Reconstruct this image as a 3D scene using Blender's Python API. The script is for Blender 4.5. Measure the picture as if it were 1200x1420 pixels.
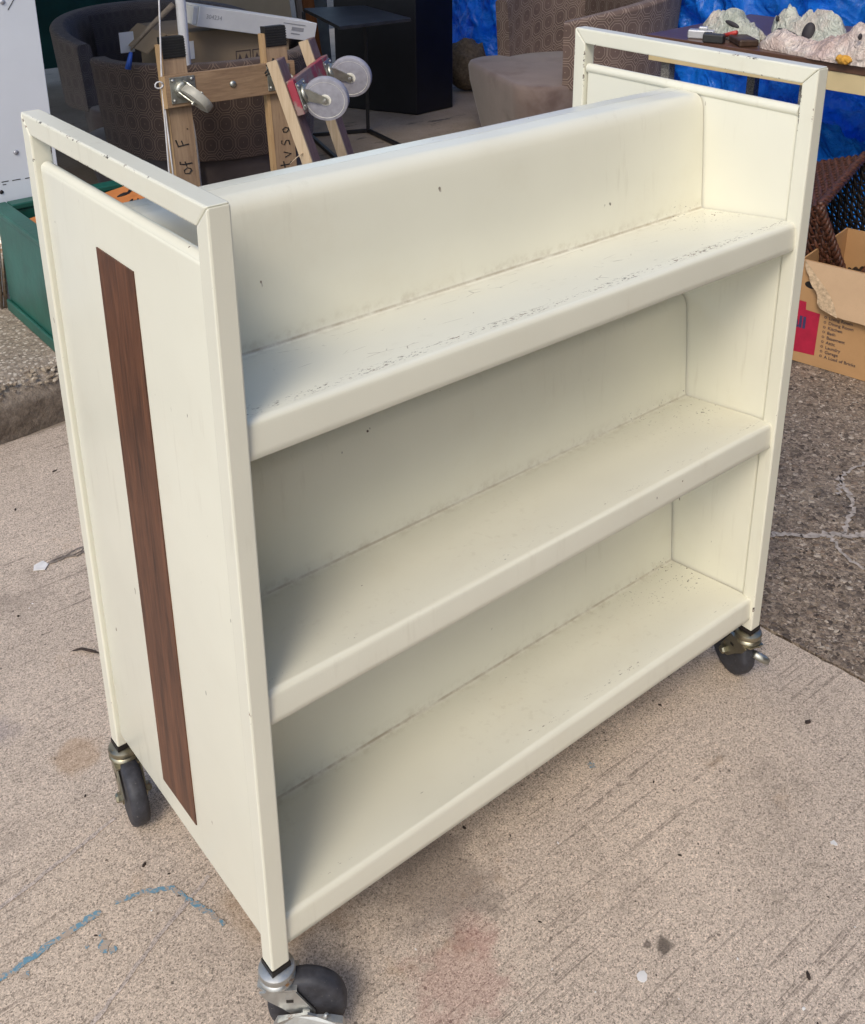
import bpy, bmesh, math, random
from mathutils import Vector, Matrix, noise, Euler
R = math.radians
random.seed(7)
scene = bpy.context.scene
for o in list(bpy.data.objects): bpy.data.objects.remove(o)
C = scene.collection

# ------------------------------------------------------------------ camera
cam_d = bpy.data.cameras.new('camera'); cam = bpy.data.objects.new('camera', cam_d); C.objects.link(cam)
scene.camera = cam
right = Vector((0.777, -0.6294, -0.0056)).normalized()
fwd = Vector((0.5861, 0.7267, -0.3584)); fwd = (fwd - right * fwd.dot(right)).normalized()
up = right.cross(fwd)
cam.matrix_world = Matrix(((right.x, up.x, -fwd.x, -0.4234), (right.y, up.y, -fwd.y, -0.859), (right.z, up.z, -fwd.z, 1.4352), (0, 0, 0, 1)))
cam_d.sensor_fit = 'HORIZONTAL'; cam_d.sensor_width = 36; cam_d.lens = 36 * 1503.68 / 1200
cam_d.shift_x = -6.9 / 1200; cam_d.shift_y = (353.28 - 710) / 1200
cam_d.clip_start = 0.02; cam_d.clip_end = 3000

# ------------------------------------------------------------------ sky, sun, exposure
SUN = Vector((-1.02, -0.70, 1.30)).normalized()          # towards the sun
world = bpy.data.worlds.new('World'); scene.world = world; world.use_nodes = True
wn = world.node_tree; bg = wn.nodes['Background']
sky = wn.nodes.new('ShaderNodeTexSky'); sky.sky_type = 'NISHITA'; sky.sun_disc = False
sky.sun_elevation = math.asin(SUN.z); sky.sun_rotation = math.atan2(SUN.x, SUN.y)
sky.air_density = 1.0; sky.dust_density = 1.6; sky.ozone_density = 0.6
wn.links.new(sky.outputs[0], bg.inputs[0]); bg.inputs[1].default_value = 0.15
sun_d = bpy.data.lights.new('sun', 'SUN'); sun_d.energy = 1.15; sun_d.angle = R(20); sun_d.color = (1.0, 0.90, 0.73)
sun = bpy.data.objects.new('sun', sun_d); C.objects.link(sun)
sun.rotation_euler = (-SUN).to_track_quat('-Z', 'Y').to_euler(); sun.location = SUN * 20
vs = scene.view_settings; vs.view_transform = 'Standard'; vs.look = 'None'; vs.exposure = 0.55; vs.gamma = 1

scene.cycles.max_bounces = 6; scene.cycles.diffuse_bounces = 3; scene.cycles.glossy_bounces = 2; scene.cycles.transmission_bounces = 2

# ------------------------------------------------------------------ material helpers
class NT:
    def __init__(s, name, rough=0.5, metal=0.0, spec=0.5):
        s.m = bpy.data.materials.new(name); s.m.use_nodes = True; s.t = s.m.node_tree
        s.b = s.t.nodes['Principled BSDF']; s.out = s.t.nodes['Material Output']
        s.b.inputs['Roughness'].default_value = rough; s.b.inputs['Metallic'].default_value = metal
        s.b.inputs['Specular IOR Level'].default_value = spec
        s._tc = None
    def n(s, typ, **kw):
        n = s.t.nodes.new(typ)
        for k, v in kw.items(): setattr(n, k, v)
        return n
    def link(s, a, b): s.t.links.new(a, b)
    def tc(s, which='Object'):
        if s._tc is None: s._tc = s.n('ShaderNodeTexCoord')
        return s._tc.outputs[which]
    def _in(s, sock, v):
        if isinstance(v, bpy.types.NodeSocket): s.link(v, sock)
        elif isinstance(v, (tuple, list)) and len(v) == 3 and sock.type == 'RGBA': sock.default_value = (*v, 1)
        else: sock.default_value = v
    def math(s, op, a, b=0.0, c=None):
        n = s.n('ShaderNodeMath', operation=op); s._in(n.inputs[0], a); s._in(n.inputs[1], b)
        if c is not None: s._in(n.inputs[2], c)
        return n.outputs[0]
    def xyz(s, which='Object', vec=None):
        n = s.n('ShaderNodeSeparateXYZ'); s.link(vec if vec is not None else s.tc(which), n.inputs[0]); return n.outputs
    def mapped(s, scale=(1, 1, 1), which='Object', rot=(0, 0, 0), loc=(0, 0, 0)):
        n = s.n('ShaderNodeMapping'); s.link(s.tc(which), n.inputs[0]); n.inputs['Scale'].default_value = scale
        n.inputs['Rotation'].default_value = rot; n.inputs['Location'].default_value = loc; return n.outputs[0]
    def noise(s, scale, detail=3, rough=0.55, vec=None, dist=0.0):
        n = s.n('ShaderNodeTexNoise'); s.link(vec if vec is not None else s.tc(), n.inputs['Vector'])
        n.inputs['Scale'].default_value = scale; n.inputs['Detail'].default_value = detail
        n.inputs['Roughness'].default_value = rough; n.inputs['Distortion'].default_value = dist; return n.outputs['Fac']
    def vor(s, scale, vec=None, feature='F1', out='Distance', rnd=1.0):
        n = s.n('ShaderNodeTexVoronoi', feature=feature); s.link(vec if vec is not None else s.tc(), n.inputs['Vector'])
        n.inputs['Scale'].default_value = scale; n.inputs['Randomness'].default_value = rnd; return n.outputs[out]
    def ramp(s, fac, stops, interp='LINEAR'):
        n = s.n('ShaderNodeValToRGB'); n.color_ramp.interpolation = interp; el = n.color_ramp.elements
        while len(el) < len(stops): el.new(0.5)
        for e, (p, c) in zip(el, stops):
            e.position = p; e.color = (*c, 1) if isinstance(c, (tuple, list)) else (c, c, c, 1)
        s.link(fac, n.inputs[0]); return n.outputs[0]
    def step(s, fac, a, b): # smooth map a..b -> 0..1
        n = s.n('ShaderNodeMapRange', interpolation_type='SMOOTHSTEP'); s._in(n.inputs['Value'], fac)
        n.inputs['From Min'].default_value = a; n.inputs['From Max'].default_value = b; return n.outputs[0]
    def mix(s, fac, a, b, mode='MIX'):
        n = s.n('ShaderNodeMix', data_type='RGBA', blend_type=mode); s._in(n.inputs['Factor'], fac)
        s._in(n.inputs['A'], a); s._in(n.inputs['B'], b)
        return n.outputs['Result']
    def color(s, v): s._in(s.b.inputs['Base Color'], v)
    def rough(s, v): s._in(s.b.inputs['Roughness'], v)
    def bump(s, h, strength=0.3, dist=0.002):
        n = s.n('ShaderNodeBump'); s._in(n.inputs['Height'], h); n.inputs['Strength'].default_value = strength
        n.inputs['Distance'].default_value = dist; s.link(n.outputs[0], s.b.inputs['Normal'])
# Mix node sockets: pick the RGBA ones by identifier
def _mixfix(self, fac, a, b, mode='MIX'):
    n = self.n('ShaderNodeMix', data_type='RGBA', blend_type=mode)
    ins = {i.identifier: i for i in n.inputs}
    self._in(ins['Factor_Float'], fac); self._in(ins['A_Color'], a); self._in(ins['B_Color'], b)
    return {o.identifier: o for o in n.outputs}['Result_Color']
NT.mix = _mixfix

def simple(name, col, rough=0.5, metal=0.0, var=0.12, scale=30, bump=0.0, bscale=200, spec=0.5):
    t = NT(name, rough, metal, spec)
    f = t.noise(scale, 4)
    lo = tuple(c * (1 - var) for c in col); hi = tuple(min(1, c * (1 + var)) for c in col)
    t.color(t.ramp(f, [(0.3, lo), (0.7, hi)]))
    if bump: t.bump(t.noise(bscale, 3), bump, 0.002)
    return t.m

# ---- cart paint
CREAM = (0.755, 0.738, 0.615)
def paint(name, shelf=0, edgewear=False):
    t = NT(name, 0.25, 0, 0.5)
    geo = t.n('ShaderNodeNewGeometry'); P = geo.outputs['Position']
    big = t.noise(5, 3, 0.5, P)
    col = t.ramp(big, [(0.3, tuple(c * 0.97 for c in CREAM)), (0.7, tuple(min(1, c * 1.03) for c in CREAM))])
    # yellowed, grubby blotches
    bl = t.step(t.noise(7, 6, 0.7, P), 0.50, 0.85)
    col = t.mix(t.math('MULTIPLY', bl, 0.20), col, (0.62, 0.54, 0.38))
    fine = t.step(t.noise(150, 4, 0.7, P), 0.70, 0.78)
    col = t.mix(t.math('MULTIPLY', fine, 0.18), col, (0.35, 0.31, 0.24))
    # faint runs of old grime
    mg = t.n('ShaderNodeMapping'); t.link(P, mg.inputs[0]); mg.inputs['Scale'].default_value = (1, 1, 0.10)
    gr = t.math('MULTIPLY', t.step(t.noise(75, 3, 0.6, mg.outputs[0]), 0.55, 0.72), t.step(t.noise(4.5, 3, 0.6, P), 0.46, 0.66))
    col = t.mix(t.math('MULTIPLY', gr, 0.16), col, (0.42, 0.37, 0.27))
    # chips on edges
    if edgewear:
        thr = t.math('ADD', t.noise(95, 5, 0.7, P), t.math('MULTIPLY', t.noise(6.5, 3, 0.6, P), 0.95))
        top = t.n('ShaderNodeSeparateXYZ'); t.link(P, top.inputs[0])
        thr = t.math('ADD', thr, t.math('MULTIPLY', t.step(top.outputs[2], 0.95, 1.12), 0.10))
        chip = t.step(thr, 1.16, 1.22)
    else: chip = 0.0
    # tiny dings and short scratches anywhere
    mp = t.n('ShaderNodeMapping'); t.link(P, mp.inputs[0]); mp.inputs['Scale'].default_value = (1, 2.2, 0.7); mp.inputs['Rotation'].default_value = (0.4, 0.5, 0.9)
    ding = t.math('MULTIPLY', t.step(t.noise(58, 2, 0.4, mp.outputs[0]), 0.755, 0.785), t.step(t.noise(11, 2, 0.5, P), 0.5, 0.62))
    mask = t.math('MAXIMUM', chip, ding) if edgewear else ding
    if shelf:
        s = t.n('ShaderNodeSeparateXYZ'); t.link(P, s.inputs[0]); x, y, z = s.outputs
        # symmetric distance from the cart's front or back face
        yd = t.math('SUBTRACT', 0.24285, t.math('ABSOLUTE', t.math('SUBTRACT', y, 0.24285)))
        band = t.math('SUBTRACT', 1.0, t.step(t.math('ABSOLUTE', t.math('SUBTRACT', yd, 0.027)), 0.001, 0.012 if shelf == 2 else 0.007))
        mp2 = t.n('ShaderNodeMapping'); t.link(P, mp2.inputs[0]); mp2.inputs['Scale'].default_value = (0.55, 1.3, 1.3); mp2.inputs['Rotation'].default_value = (0, 0, 0.25)
        sn = t.math('ADD', t.noise(240, 5, 0.75, mp2.outputs[0]), t.math('MULTIPLY', t.noise(7, 2, 0.5, P), 0.3))
        scr = t.math('MULTIPLY', band, t.step(sn, 0.695 if shelf == 2 else 0.78, 0.735 if shelf == 2 else 0.82))
        mask = t.math('MAXIMUM', mask, t.math('MULTIPLY', scr, 0.85))
        if shelf == 2:  # long fine scratches on the flat of the top shelf
            fl = t.math('MULTIPLY', t.step(yd, 0.03, 0.05), t.step(yd, 0.185, 0.17))
            nv = t.vor(26, vec=mp2.outputs[0], feature='DISTANCE_TO_EDGE')
            sc2 = t.math('MULTIPLY', t.step(nv, 0.016, 0.004), t.step(t.noise(24, 3, 0.6, P), 0.555, 0.64))
            mask = t.math('MAXIMUM', mask, t.math('MULTIPLY', t.math('MULTIPLY', fl, sc2), 0.5))
        # dirt packed in the fold between shelf and back
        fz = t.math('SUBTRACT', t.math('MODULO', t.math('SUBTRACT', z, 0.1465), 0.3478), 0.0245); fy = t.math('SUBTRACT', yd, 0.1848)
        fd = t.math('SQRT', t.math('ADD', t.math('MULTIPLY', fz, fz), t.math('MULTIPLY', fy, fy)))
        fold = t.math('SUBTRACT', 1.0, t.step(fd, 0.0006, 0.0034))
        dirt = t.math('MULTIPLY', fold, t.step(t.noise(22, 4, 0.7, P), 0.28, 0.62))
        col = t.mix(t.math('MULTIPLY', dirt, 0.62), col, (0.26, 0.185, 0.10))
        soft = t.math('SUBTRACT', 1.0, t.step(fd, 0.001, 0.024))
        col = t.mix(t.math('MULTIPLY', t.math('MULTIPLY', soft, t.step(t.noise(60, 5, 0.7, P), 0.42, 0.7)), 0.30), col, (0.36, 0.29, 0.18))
        # crumbs of dirt gathered towards the far corner
        far = t.math('MULTIPLY', t.math('MULTIPLY', t.step(x, 0.74, 0.97), t.step(yd, 0.03, 0.15)), t.step(fz, 0.03, 0.012))
        spk = t.math('MULTIPLY', far, t.step(t.math('ADD', t.noise(230, 2, 0.5, P), t.math('MULTIPLY', t.noise(20, 2, 0.5, P), 0.3)), 0.83, 0.86))
        mask = t.math('MAXIMUM', mask, spk)
    col = t.mix(mask, col, t.ramp(t.noise(30, 2, 0.5, P), [(0.4, (0.12, 0.055, 0.035)), (0.6, (0.09, 0.08, 0.07))]))
    t.color(col)
    t.bump(t.math('ADD', t.math('MULTIPLY', t.noise(420, 2, 0.5, P), 0.35), t.math('MULTIPLY', t.noise(6, 2, 0.5, P), 3.0)), 0.22, 0.001)
    return t.m
M = {}
M['paint'] = paint('cream_enamel'); M['paint_shelf'] = paint('cream_enamel_shelf', 1); M['paint_top'] = paint('cream_enamel_scuffed', 2); M['paint_edge'] = paint('cream_enamel_chipped_edge', 0, True)

def wood(name, dark, light, scale=1.0, axis='Z', rough=0.6, contrast=1.0, which='Object', red=None):
    t = NT(name, rough)
    sc = {'X': (0.06, 1, 1), 'Y': (1, 0.06, 1), 'Z': (1, 1, 0.06)}[axis]
    v = t.mapped(sc, which)
    a = t.noise(70 * scale, 5, 0.6, v, 0.4); b = t.noise(260 * scale, 3, 0.6, v); c = t.noise(9 * scale, 3, 0.5, v)
    g = t.math('ADD', t.math('MULTIPLY', a, 0.55), t.math('ADD', t.math('MULTIPLY', b, 0.25), t.math('MULTIPLY', c, 0.2)))
    col = t.ramp(g, [(0.5 - 0.16 / contrast, dark), (0.5 + 0.16 / contrast, light)])
    dirt = t.step(t.noise(12, 5, 0.7), 0.55, 0.8)
    col = t.mix(t.math('MULTIPLY', dirt, 0.35), col, tuple(x * 0.45 for x in dark))
    if red: col = t.mix(t.step(t.noise(14, 4, 0.6), 0.44, 0.54), col, red)
    t.color(col); t.bump(g, 0.35, 0.0015)
    return t.m
M['walnut'] = wood('walnut_laminate', (0.040, 0.012, 0.005), (0.165, 0.062, 0.028), 1.8, 'Z', 0.42, 1.3)
M['dolly_wood'] = wood('dolly_wood', (0.21, 0.135, 0.085), (0.40, 0.285, 0.185), 0.8, 'Z', 0.7)
M['dolly_cross'] = wood('dolly_cross_wood', (0.18, 0.11, 0.065), (0.37, 0.25, 0.15), 0.8, 'X', 0.65)
M['dolly_edge'] = wood('dolly_cut_edge', (0.40, 0.25, 0.12), (0.58, 0.40, 0.22), 0.8, 'Z', 0.7)
M['red_wood'] = wood('weathered_red_wood', (0.13, 0.075, 0.07), (0.26, 0.17, 0.16), 0.9, 'Z', 0.75)
M['red_cross'] = wood('red_painted_wood', (0.19, 0.12, 0.11), (0.32, 0.22, 0.20), 0.9, 'X', 0.6, red=(0.32, 0.035, 0.06))
M['pale_edge'] = wood('pale_rough_edge', (0.40, 0.29, 0.18), (0.62, 0.50, 0.35), 0.9, 'Z', 0.8)
M['orange_wood'] = wood('orange_plank', (0.22, 0.07, 0.02), (0.42, 0.16, 0.05), 0.6, 'Z', 0.5)
M['grey_wood'] = wood('grey_plank', (0.16, 0.13, 0.11), (0.32, 0.28, 0.25), 0.6, 'Z', 0.7)
M['table_top'] = wood('brown_table_laminate', (0.07, 0.032, 0.02), (0.135, 0.072, 0.048), 0.7, 'Y', 0.32)

# ---- metals, rubber
def zinc(name, col, rough, rust=0.0, metal=1.0):
    t = NT(name, rough, metal)
    c = t.ramp(t.noise(40, 4, 0.6), [(0.3, tuple(x * 0.75 for x in col)), (0.7, col)])
    if rust:
        m = t.step(t.noise(55, 5, 0.7), 0.66 - rust * 0.2, 0.76 - rust * 0.15)
        c = t.mix(m, c, (0.20, 0.10, 0.035)); t._in(t.b.inputs['Metallic'], t.math('SUBTRACT', metal, m))
    t.color(c); t.rough(t.ramp(t.noise(90, 3), [(0.3, rough * 0.8), (0.7, min(1, rough * 1.3))]))
    return t.m
M['zinc'] = zinc('zinc_plate', (0.60, 0.61, 0.59), 0.48, 0.45)
M['zinc_old'] = zinc('old_brassy_zinc', (0.42, 0.39, 0.29), 0.38, 0.5)
M['caster_grey'] = zinc('dull_galvanised', (0.52, 0.53, 0.48), 0.45, 0.15)
def tyre_mat():
    t = NT('black_rubber', 0.6); c = t.ramp(t.noise(90, 4, 0.6), [(0.3, (0.022, 0.022, 0.027)), (0.7, (0.045, 0.046, 0.056))])
    c = t.mix(t.math('MULTIPLY', t.step(t.noise(330, 3, 0.6), 0.66, 0.74), 0.6), c, (0.24, 0.22, 0.20)); t.color(c); t.bump(t.noise(250, 3), 0.3, 0.001); return t.m
M['rubber'] = tyre_mat()
M['hub'] = simple('dark_hub', (0.065, 0.054, 0.044), 0.55, 0, 0.5, 60, 0.15, 200)
M['plug'] = simple('dark_plug', (0.012, 0.009, 0.008), 0.5)
M['pale_wheel'] = simple('pale_wheel', (0.78, 0.77, 0.69), 0.4, 0, 0.12, 50, 0.1, 150)
M['grey_wheel'] = simple('grey_wheel', (0.40, 0.39, 0.34), 0.4, 0, 0.2, 30, 0.1, 150)
M['wheel_rim_grey'] = simple('grey_tread', (0.33, 0.33, 0.38), 0.5, 0, 0.15, 50)
M['blackmetal'] = simple('black_metal', (0.016, 0.016, 0.018), 0.42, 0, 0.2, 40)
M['black_top'] = simple('black_tabletop', (0.020, 0.021, 0.024), 0.5, 0, 0.5, 14, 0.1, 90)
M['pedestal'] = simple('black_laminate', (0.007, 0.007, 0.010), 0.5, 0, 0.3, 8)
M['pad'] = simple('ribbed_rubber', (0.018, 0.018, 0.018), 0.5)
M['ink'] = simple('black_marker', (0.012, 0.011, 0.012), 0.6)
M['printink'] = simple('print_navy', (0.045, 0.04, 0.11), 0.6)
M['listink'] = simple('print_dark', (0.075, 0.055, 0.055), 0.7)
M['redprint'] = simple('print_red', (0.42, 0.012, 0.045), 0.55, 0, 0.12, 40)
M['white_pipe'] = simple('white_pipe', (0.72, 0.73, 0.76), 0.35, 0, 0.05, 20)
M['string'] = simple('white_string', (0.68, 0.68, 0.70), 0.8)
M['paper'] = simple('white_paper', (0.70, 0.71, 0.76), 0.7, 0, 0.04, 15)
M['strap'] = simple('taupe_strap', (0.20, 0.165, 0.13), 0.8, 0, 0.15, 60)
M['bluepen'] = simple('blue_plastic', (0.03, 0.10, 0.45), 0.4)
M['whitebox'] = simple('white_carton', (0.68, 0.68, 0.67), 0.6, 0, 0.06, 12)
M['greyprint'] = simple('grey_print', (0.33, 0.33, 0.34), 0.7)
M['silver'] = simple('silver_case', (0.55, 0.56, 0.58), 0.3, 0.3, 0.08, 40)
M['blackplastic'] = simple('black_plastic', (0.03, 0.03, 0.03), 0.4)
M['leather'] = simple('dark_brown_leather', (0.055, 0.030, 0.018), 0.5, 0, 0.3, 50, 0.3, 150)
M['redplastic'] = simple('red_plastic', (0.5, 0.05, 0.04), 0.4)
M['foam'] = simple('yellow_foam', (0.60, 0.31, 0.045), 0.9, 0, 0.25, 60, 0.8, 130)
M['burlap'] = simple('burlap', (0.13, 0.095, 0.06), 0.95, 0, 0.4, 60, 0.8, 150)
M['bits'] = simple('dark_bits', (0.035, 0.022, 0.016), 0.8, 0, 0.5, 90)
M['chipwhite'] = simple('white_chip', (0.72, 0.70, 0.68), 0.6, 0, 0.1, 60)

# ---- cardboard
def cardboard(name, col):
    t = NT(name, 0.85, 0, 0.2)
    c = t.ramp(t.noise(9, 5, 0.6), [(0.3, tuple(x * 0.88 for x in col)), (0.7, col)])
    c = t.mix(t.math('MULTIPLY', t.step(t.noise(220, 3, 0.6), 0.6, 0.75), 0.25), c, tuple(x * 0.55 for x in col))
    t.color(c); t.bump(t.noise(60, 4, 0.6), 0.15, 0.003); return t.m
M['card'] = cardboard('cardboard', (0.50, 0.29, 0.135)); M['card_in'] = cardboard('cardboard_inner', (0.60, 0.41, 0.25))
M['card_grey'] = cardboard('dull_cardboard', (0.33, 0.25, 0.17)); M['hardboard'] = cardboard('hardboard', (0.42, 0.34, 0.23))

# ---- upholstery: chain of octagons and diamonds in pale line on brown
def fabric(name, base, line, tile=0.052, strength=1.0):
    t = NT(name, 0.85, 0, 0.2)
    u, v, _ = t.xyz('UV')
    def octa(ox, oy):
        fx = t.math('ABSOLUTE', t.math('SUBTRACT', t.math('FRACT', t.math('ADD', t.math('DIVIDE', u, tile), ox)), 0.5))
        fy = t.math('ABSOLUTE', t.math('SUBTRACT', t.math('FRACT', t.math('ADD', t.math('DIVIDE', v, tile * 1.3), oy)), 0.5))
        s = t.math('MULTIPLY', t.math('ADD', fx, fy), 0.70)
        return t.math('MAXIMUM', t.math('MAXIMUM', fx, t.math('MULTIPLY', fy, 1.05)), s), t.math('ADD', fx, fy)
    d, s1 = octa(0, 0); d2, s2 = octa(0.5, 0.5)
    def ring(x, r, w): return t.math('LESS_THAN', t.math('ABSOLUTE', t.math('SUBTRACT', x, r)), w)
    ln = t.math('MAXIMUM', ring(d, 0.472, 0.015), ring(d, 0.335, 0.013))
    ln = t.math('MAXIMUM', ln, ring(s2, 0.16, 0.020))
    ln = t.math('MAXIMUM', ln, t.math('LESS_THAN', s1, 0.035))
    soft = t.math('MULTIPLY', ln, strength)
    weave = t.noise(900, 2, 0.5); big = t.noise(6, 4, 0.6)
    c = t.mix(soft, t.ramp(big, [(0.3, tuple(x * 0.8 for x in base)), (0.7, tuple(x * 1.15 for x in base))]), line)
    c = t.mix(0.35, c, t.mix(weave, (0.6, 0.6, 0.6), (1.2, 1.2, 1.2)), 'MULTIPLY')
    t.color(c); t.b.inputs['Sheen Weight'].default_value = 0.15
    t.bump(t.math('ADD', weave, t.math('MULTIPLY', ln, 0.7)), 0.3, 0.002); return t.m
M['fabric'] = fabric('patterned_upholstery', (0.080, 0.055, 0.048), (0.20, 0.145, 0.112), 0.058)
M['fabric_dim'] = fabric('faded_patterned_upholstery', (0.135, 0.112, 0.106), (0.24, 0.205, 0.185), 0.056, 0.8)
M['fabric_C'] = fabric('taupe_patterned_upholstery', (0.15, 0.105, 0.09), (0.34, 0.265, 0.215), 0.074, 1.0)
def suede(name, col, stain):
    t = NT(name, 0.9, 0, 0.2)
    c = t.ramp(t.noise(7, 5, 0.6), [(0.3, tuple(x * 0.85 for x in col)), (0.7, tuple(x * 1.1 for x in col))])
    c = t.mix(t.math('MULTIPLY', t.step(t.noise(4.5, 4, 0.6), 0.52, 0.72), 0.6), c, stain)
    t.color(c); t.b.inputs['Sheen Weight'].default_value = 0.3; t.bump(t.noise(600, 2), 0.2, 0.001); return t.m
M['suede'] = suede('brown_suede', (0.115, 0.092, 0.088), (0.075, 0.05, 0.045))
M['suede_C'] = suede('taupe_suede', (0.20, 0.155, 0.14), (0.10, 0.06, 0.05))

# ---- tarp
def tarp(name, col):
    t = NT(name, 0.3, 0, 0.6)
    w = t.noise(34, 5, 0.6, dist=1.2)
    c = t.ramp(t.noise(5, 3), [(0.3, tuple(x * 0.75 for x in col)), (0.7, col)])
    t.color(c); t.rough(t.ramp(t.noise(20, 3), [(0.3, 0.22), (0.7, 0.42)]))
    nz = t.n('ShaderNodeTexNoise'); t.link(t.tc(), nz.inputs['Vector']); nz.inputs['Scale'].default_value = 5
    mx = t.n('ShaderNodeVectorMath', operation='MULTIPLY_ADD'); t.link(nz.outputs['Color'], mx.inputs[0]); mx.inputs[1].default_value = (0.35, 0.35, 0.35); t.link(t.tc(), mx.inputs[2]); vv = mx.outputs[0]
    h = t.math('ADD', t.vor(4, vv), t.math('ADD', t.math('MULTIPLY', t.vor(9, vv), 0.5), t.math('MULTIPLY', t.vor(22, vv), 0.12)))
    t.bump(t.math('ADD', h, t.math('MULTIPLY', w, 0.12)), 0.8, 0.05); return t.m
M['tarp'] = tarp('blue_tarp', (0.015, 0.27, 0.95))
M['canopy'] = simple('canopy_cloth', (0.30, 0.29, 0.28), 0.7)
M['greenwall'] = simple('dark_green_steel', (0.006, 0.045, 0.043), 0.45, 0, 0.3, 4)
def chipped(name, col, under, rough=0.4, amt=0.66):
    t = NT(name, rough)
    c = t.ramp(t.noise(6, 5, 0.6), [(0.3, tuple(x * 0.7 for x in col)), (0.7, tuple(min(1, x * 1.2) for x in col))])
    c = t.mix(t.step(t.noise(75, 6, 0.75), amt, amt + 0.06), c, under)
    c = t.mix(t.math('MULTIPLY', t.step(t.noise(11, 5, 0.7), 0.5, 0.75), 0.35), c, tuple(x * 0.4 for x in col))
    t.color(c); t.bump(t.noise(30, 5, 0.6), 0.25, 0.004); return t.m
M['greenbox'] = chipped('green_painted_wood', (0.012, 0.095, 0.072), (0.30, 0.26, 0.18), 0.42)
M['whitepanel'] = simple('white_sheet_metal', (0.68, 0.72, 0.78), 0.35, 0, 0.04, 5)
M['rivet'] = simple('rivet_grey', (0.42, 0.43, 0.47), 0.35, 0.4)
M['rust_rod'] = zinc('rusty_rail', (0.45, 0.40, 0.34), 0.4, 0.9)
M['orange_paint'] = chipped('orange_painted_board', (0.55, 0.20, 0.06), (0.12, 0.05, 0.03), 0.5, 0.68)
M['apron'] = simple('cream_edge_band', (0.62, 0.50, 0.28), 0.5, 0, 0.06, 12)
def speck(name, a, b, scale):
    t = NT(name, 0.5); t.color(t.ramp(t.noise(scale, 3, 0.7), [(0.42, a), (0.58, b)])); return t.m
M['speckleg'] = speck('hammered_grey', (0.08, 0.08, 0.075), (0.30, 0.29, 0.27), 260)
M['corrug'] = simple('corrugated_sheet', (0.30, 0.33, 0.34), 0.4, 0.5, 0.2, 10)
def wicker(name, a, b):
    t = NT(name, 0.45, 0, 0.5)
    t.color(t.ramp(t.noise(110, 3, 0.6), [(0.35, a), (0.65, b)])); t.bump(t.noise(300, 2), 0.3, 0.001); return t.m
M['wicker'] = wicker('dark_wicker', (0.028, 0.012, 0.008), (0.12, 0.042, 0.022))
M['wicker_in'] = wicker('black_wicker', (0.008, 0.006, 0.006), (0.030, 0.022, 0.018))
def latex(name, a, b, c3):
    t = NT(name, 0.5, 0, 0.4)
    c = t.ramp(t.noise(9, 4, 0.6), [(0.36, a), (0.5, b), (0.64, c3)])
    r = t.math('ABSOLUTE', t.math('SUBTRACT', t.noise(26, 4, 0.6, t.mapped((1, 1, 0.6), rot=(0.3, 0.2, 0.7)), 1.2), 0.5))   # wrinkles
    c = t.mix(t.math('MULTIPLY', t.step(r, 0.035, 0.0), 0.35), c, tuple(x * 0.5 for x in a)); t.color(c)
    t.bump(t.math('ADD', t.math('MULTIPLY', r, 3.0), t.math('MULTIPLY', t.noise(120, 3), 0.15)), 0.9, 0.012); return t.m
M['latex_grey'] = latex('grey_green_latex', (0.42, 0.45, 0.38), (0.56, 0.57, 0.49), (0.62, 0.55, 0.48))
M['latex_pink'] = latex('pink_latex', (0.56, 0.42, 0.37), (0.68, 0.55, 0.49), (0.70, 0.62, 0.55))
M['latex_dark'] = simple('mask_hollow', (0.035, 0.030, 0.035), 0.7)

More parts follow.
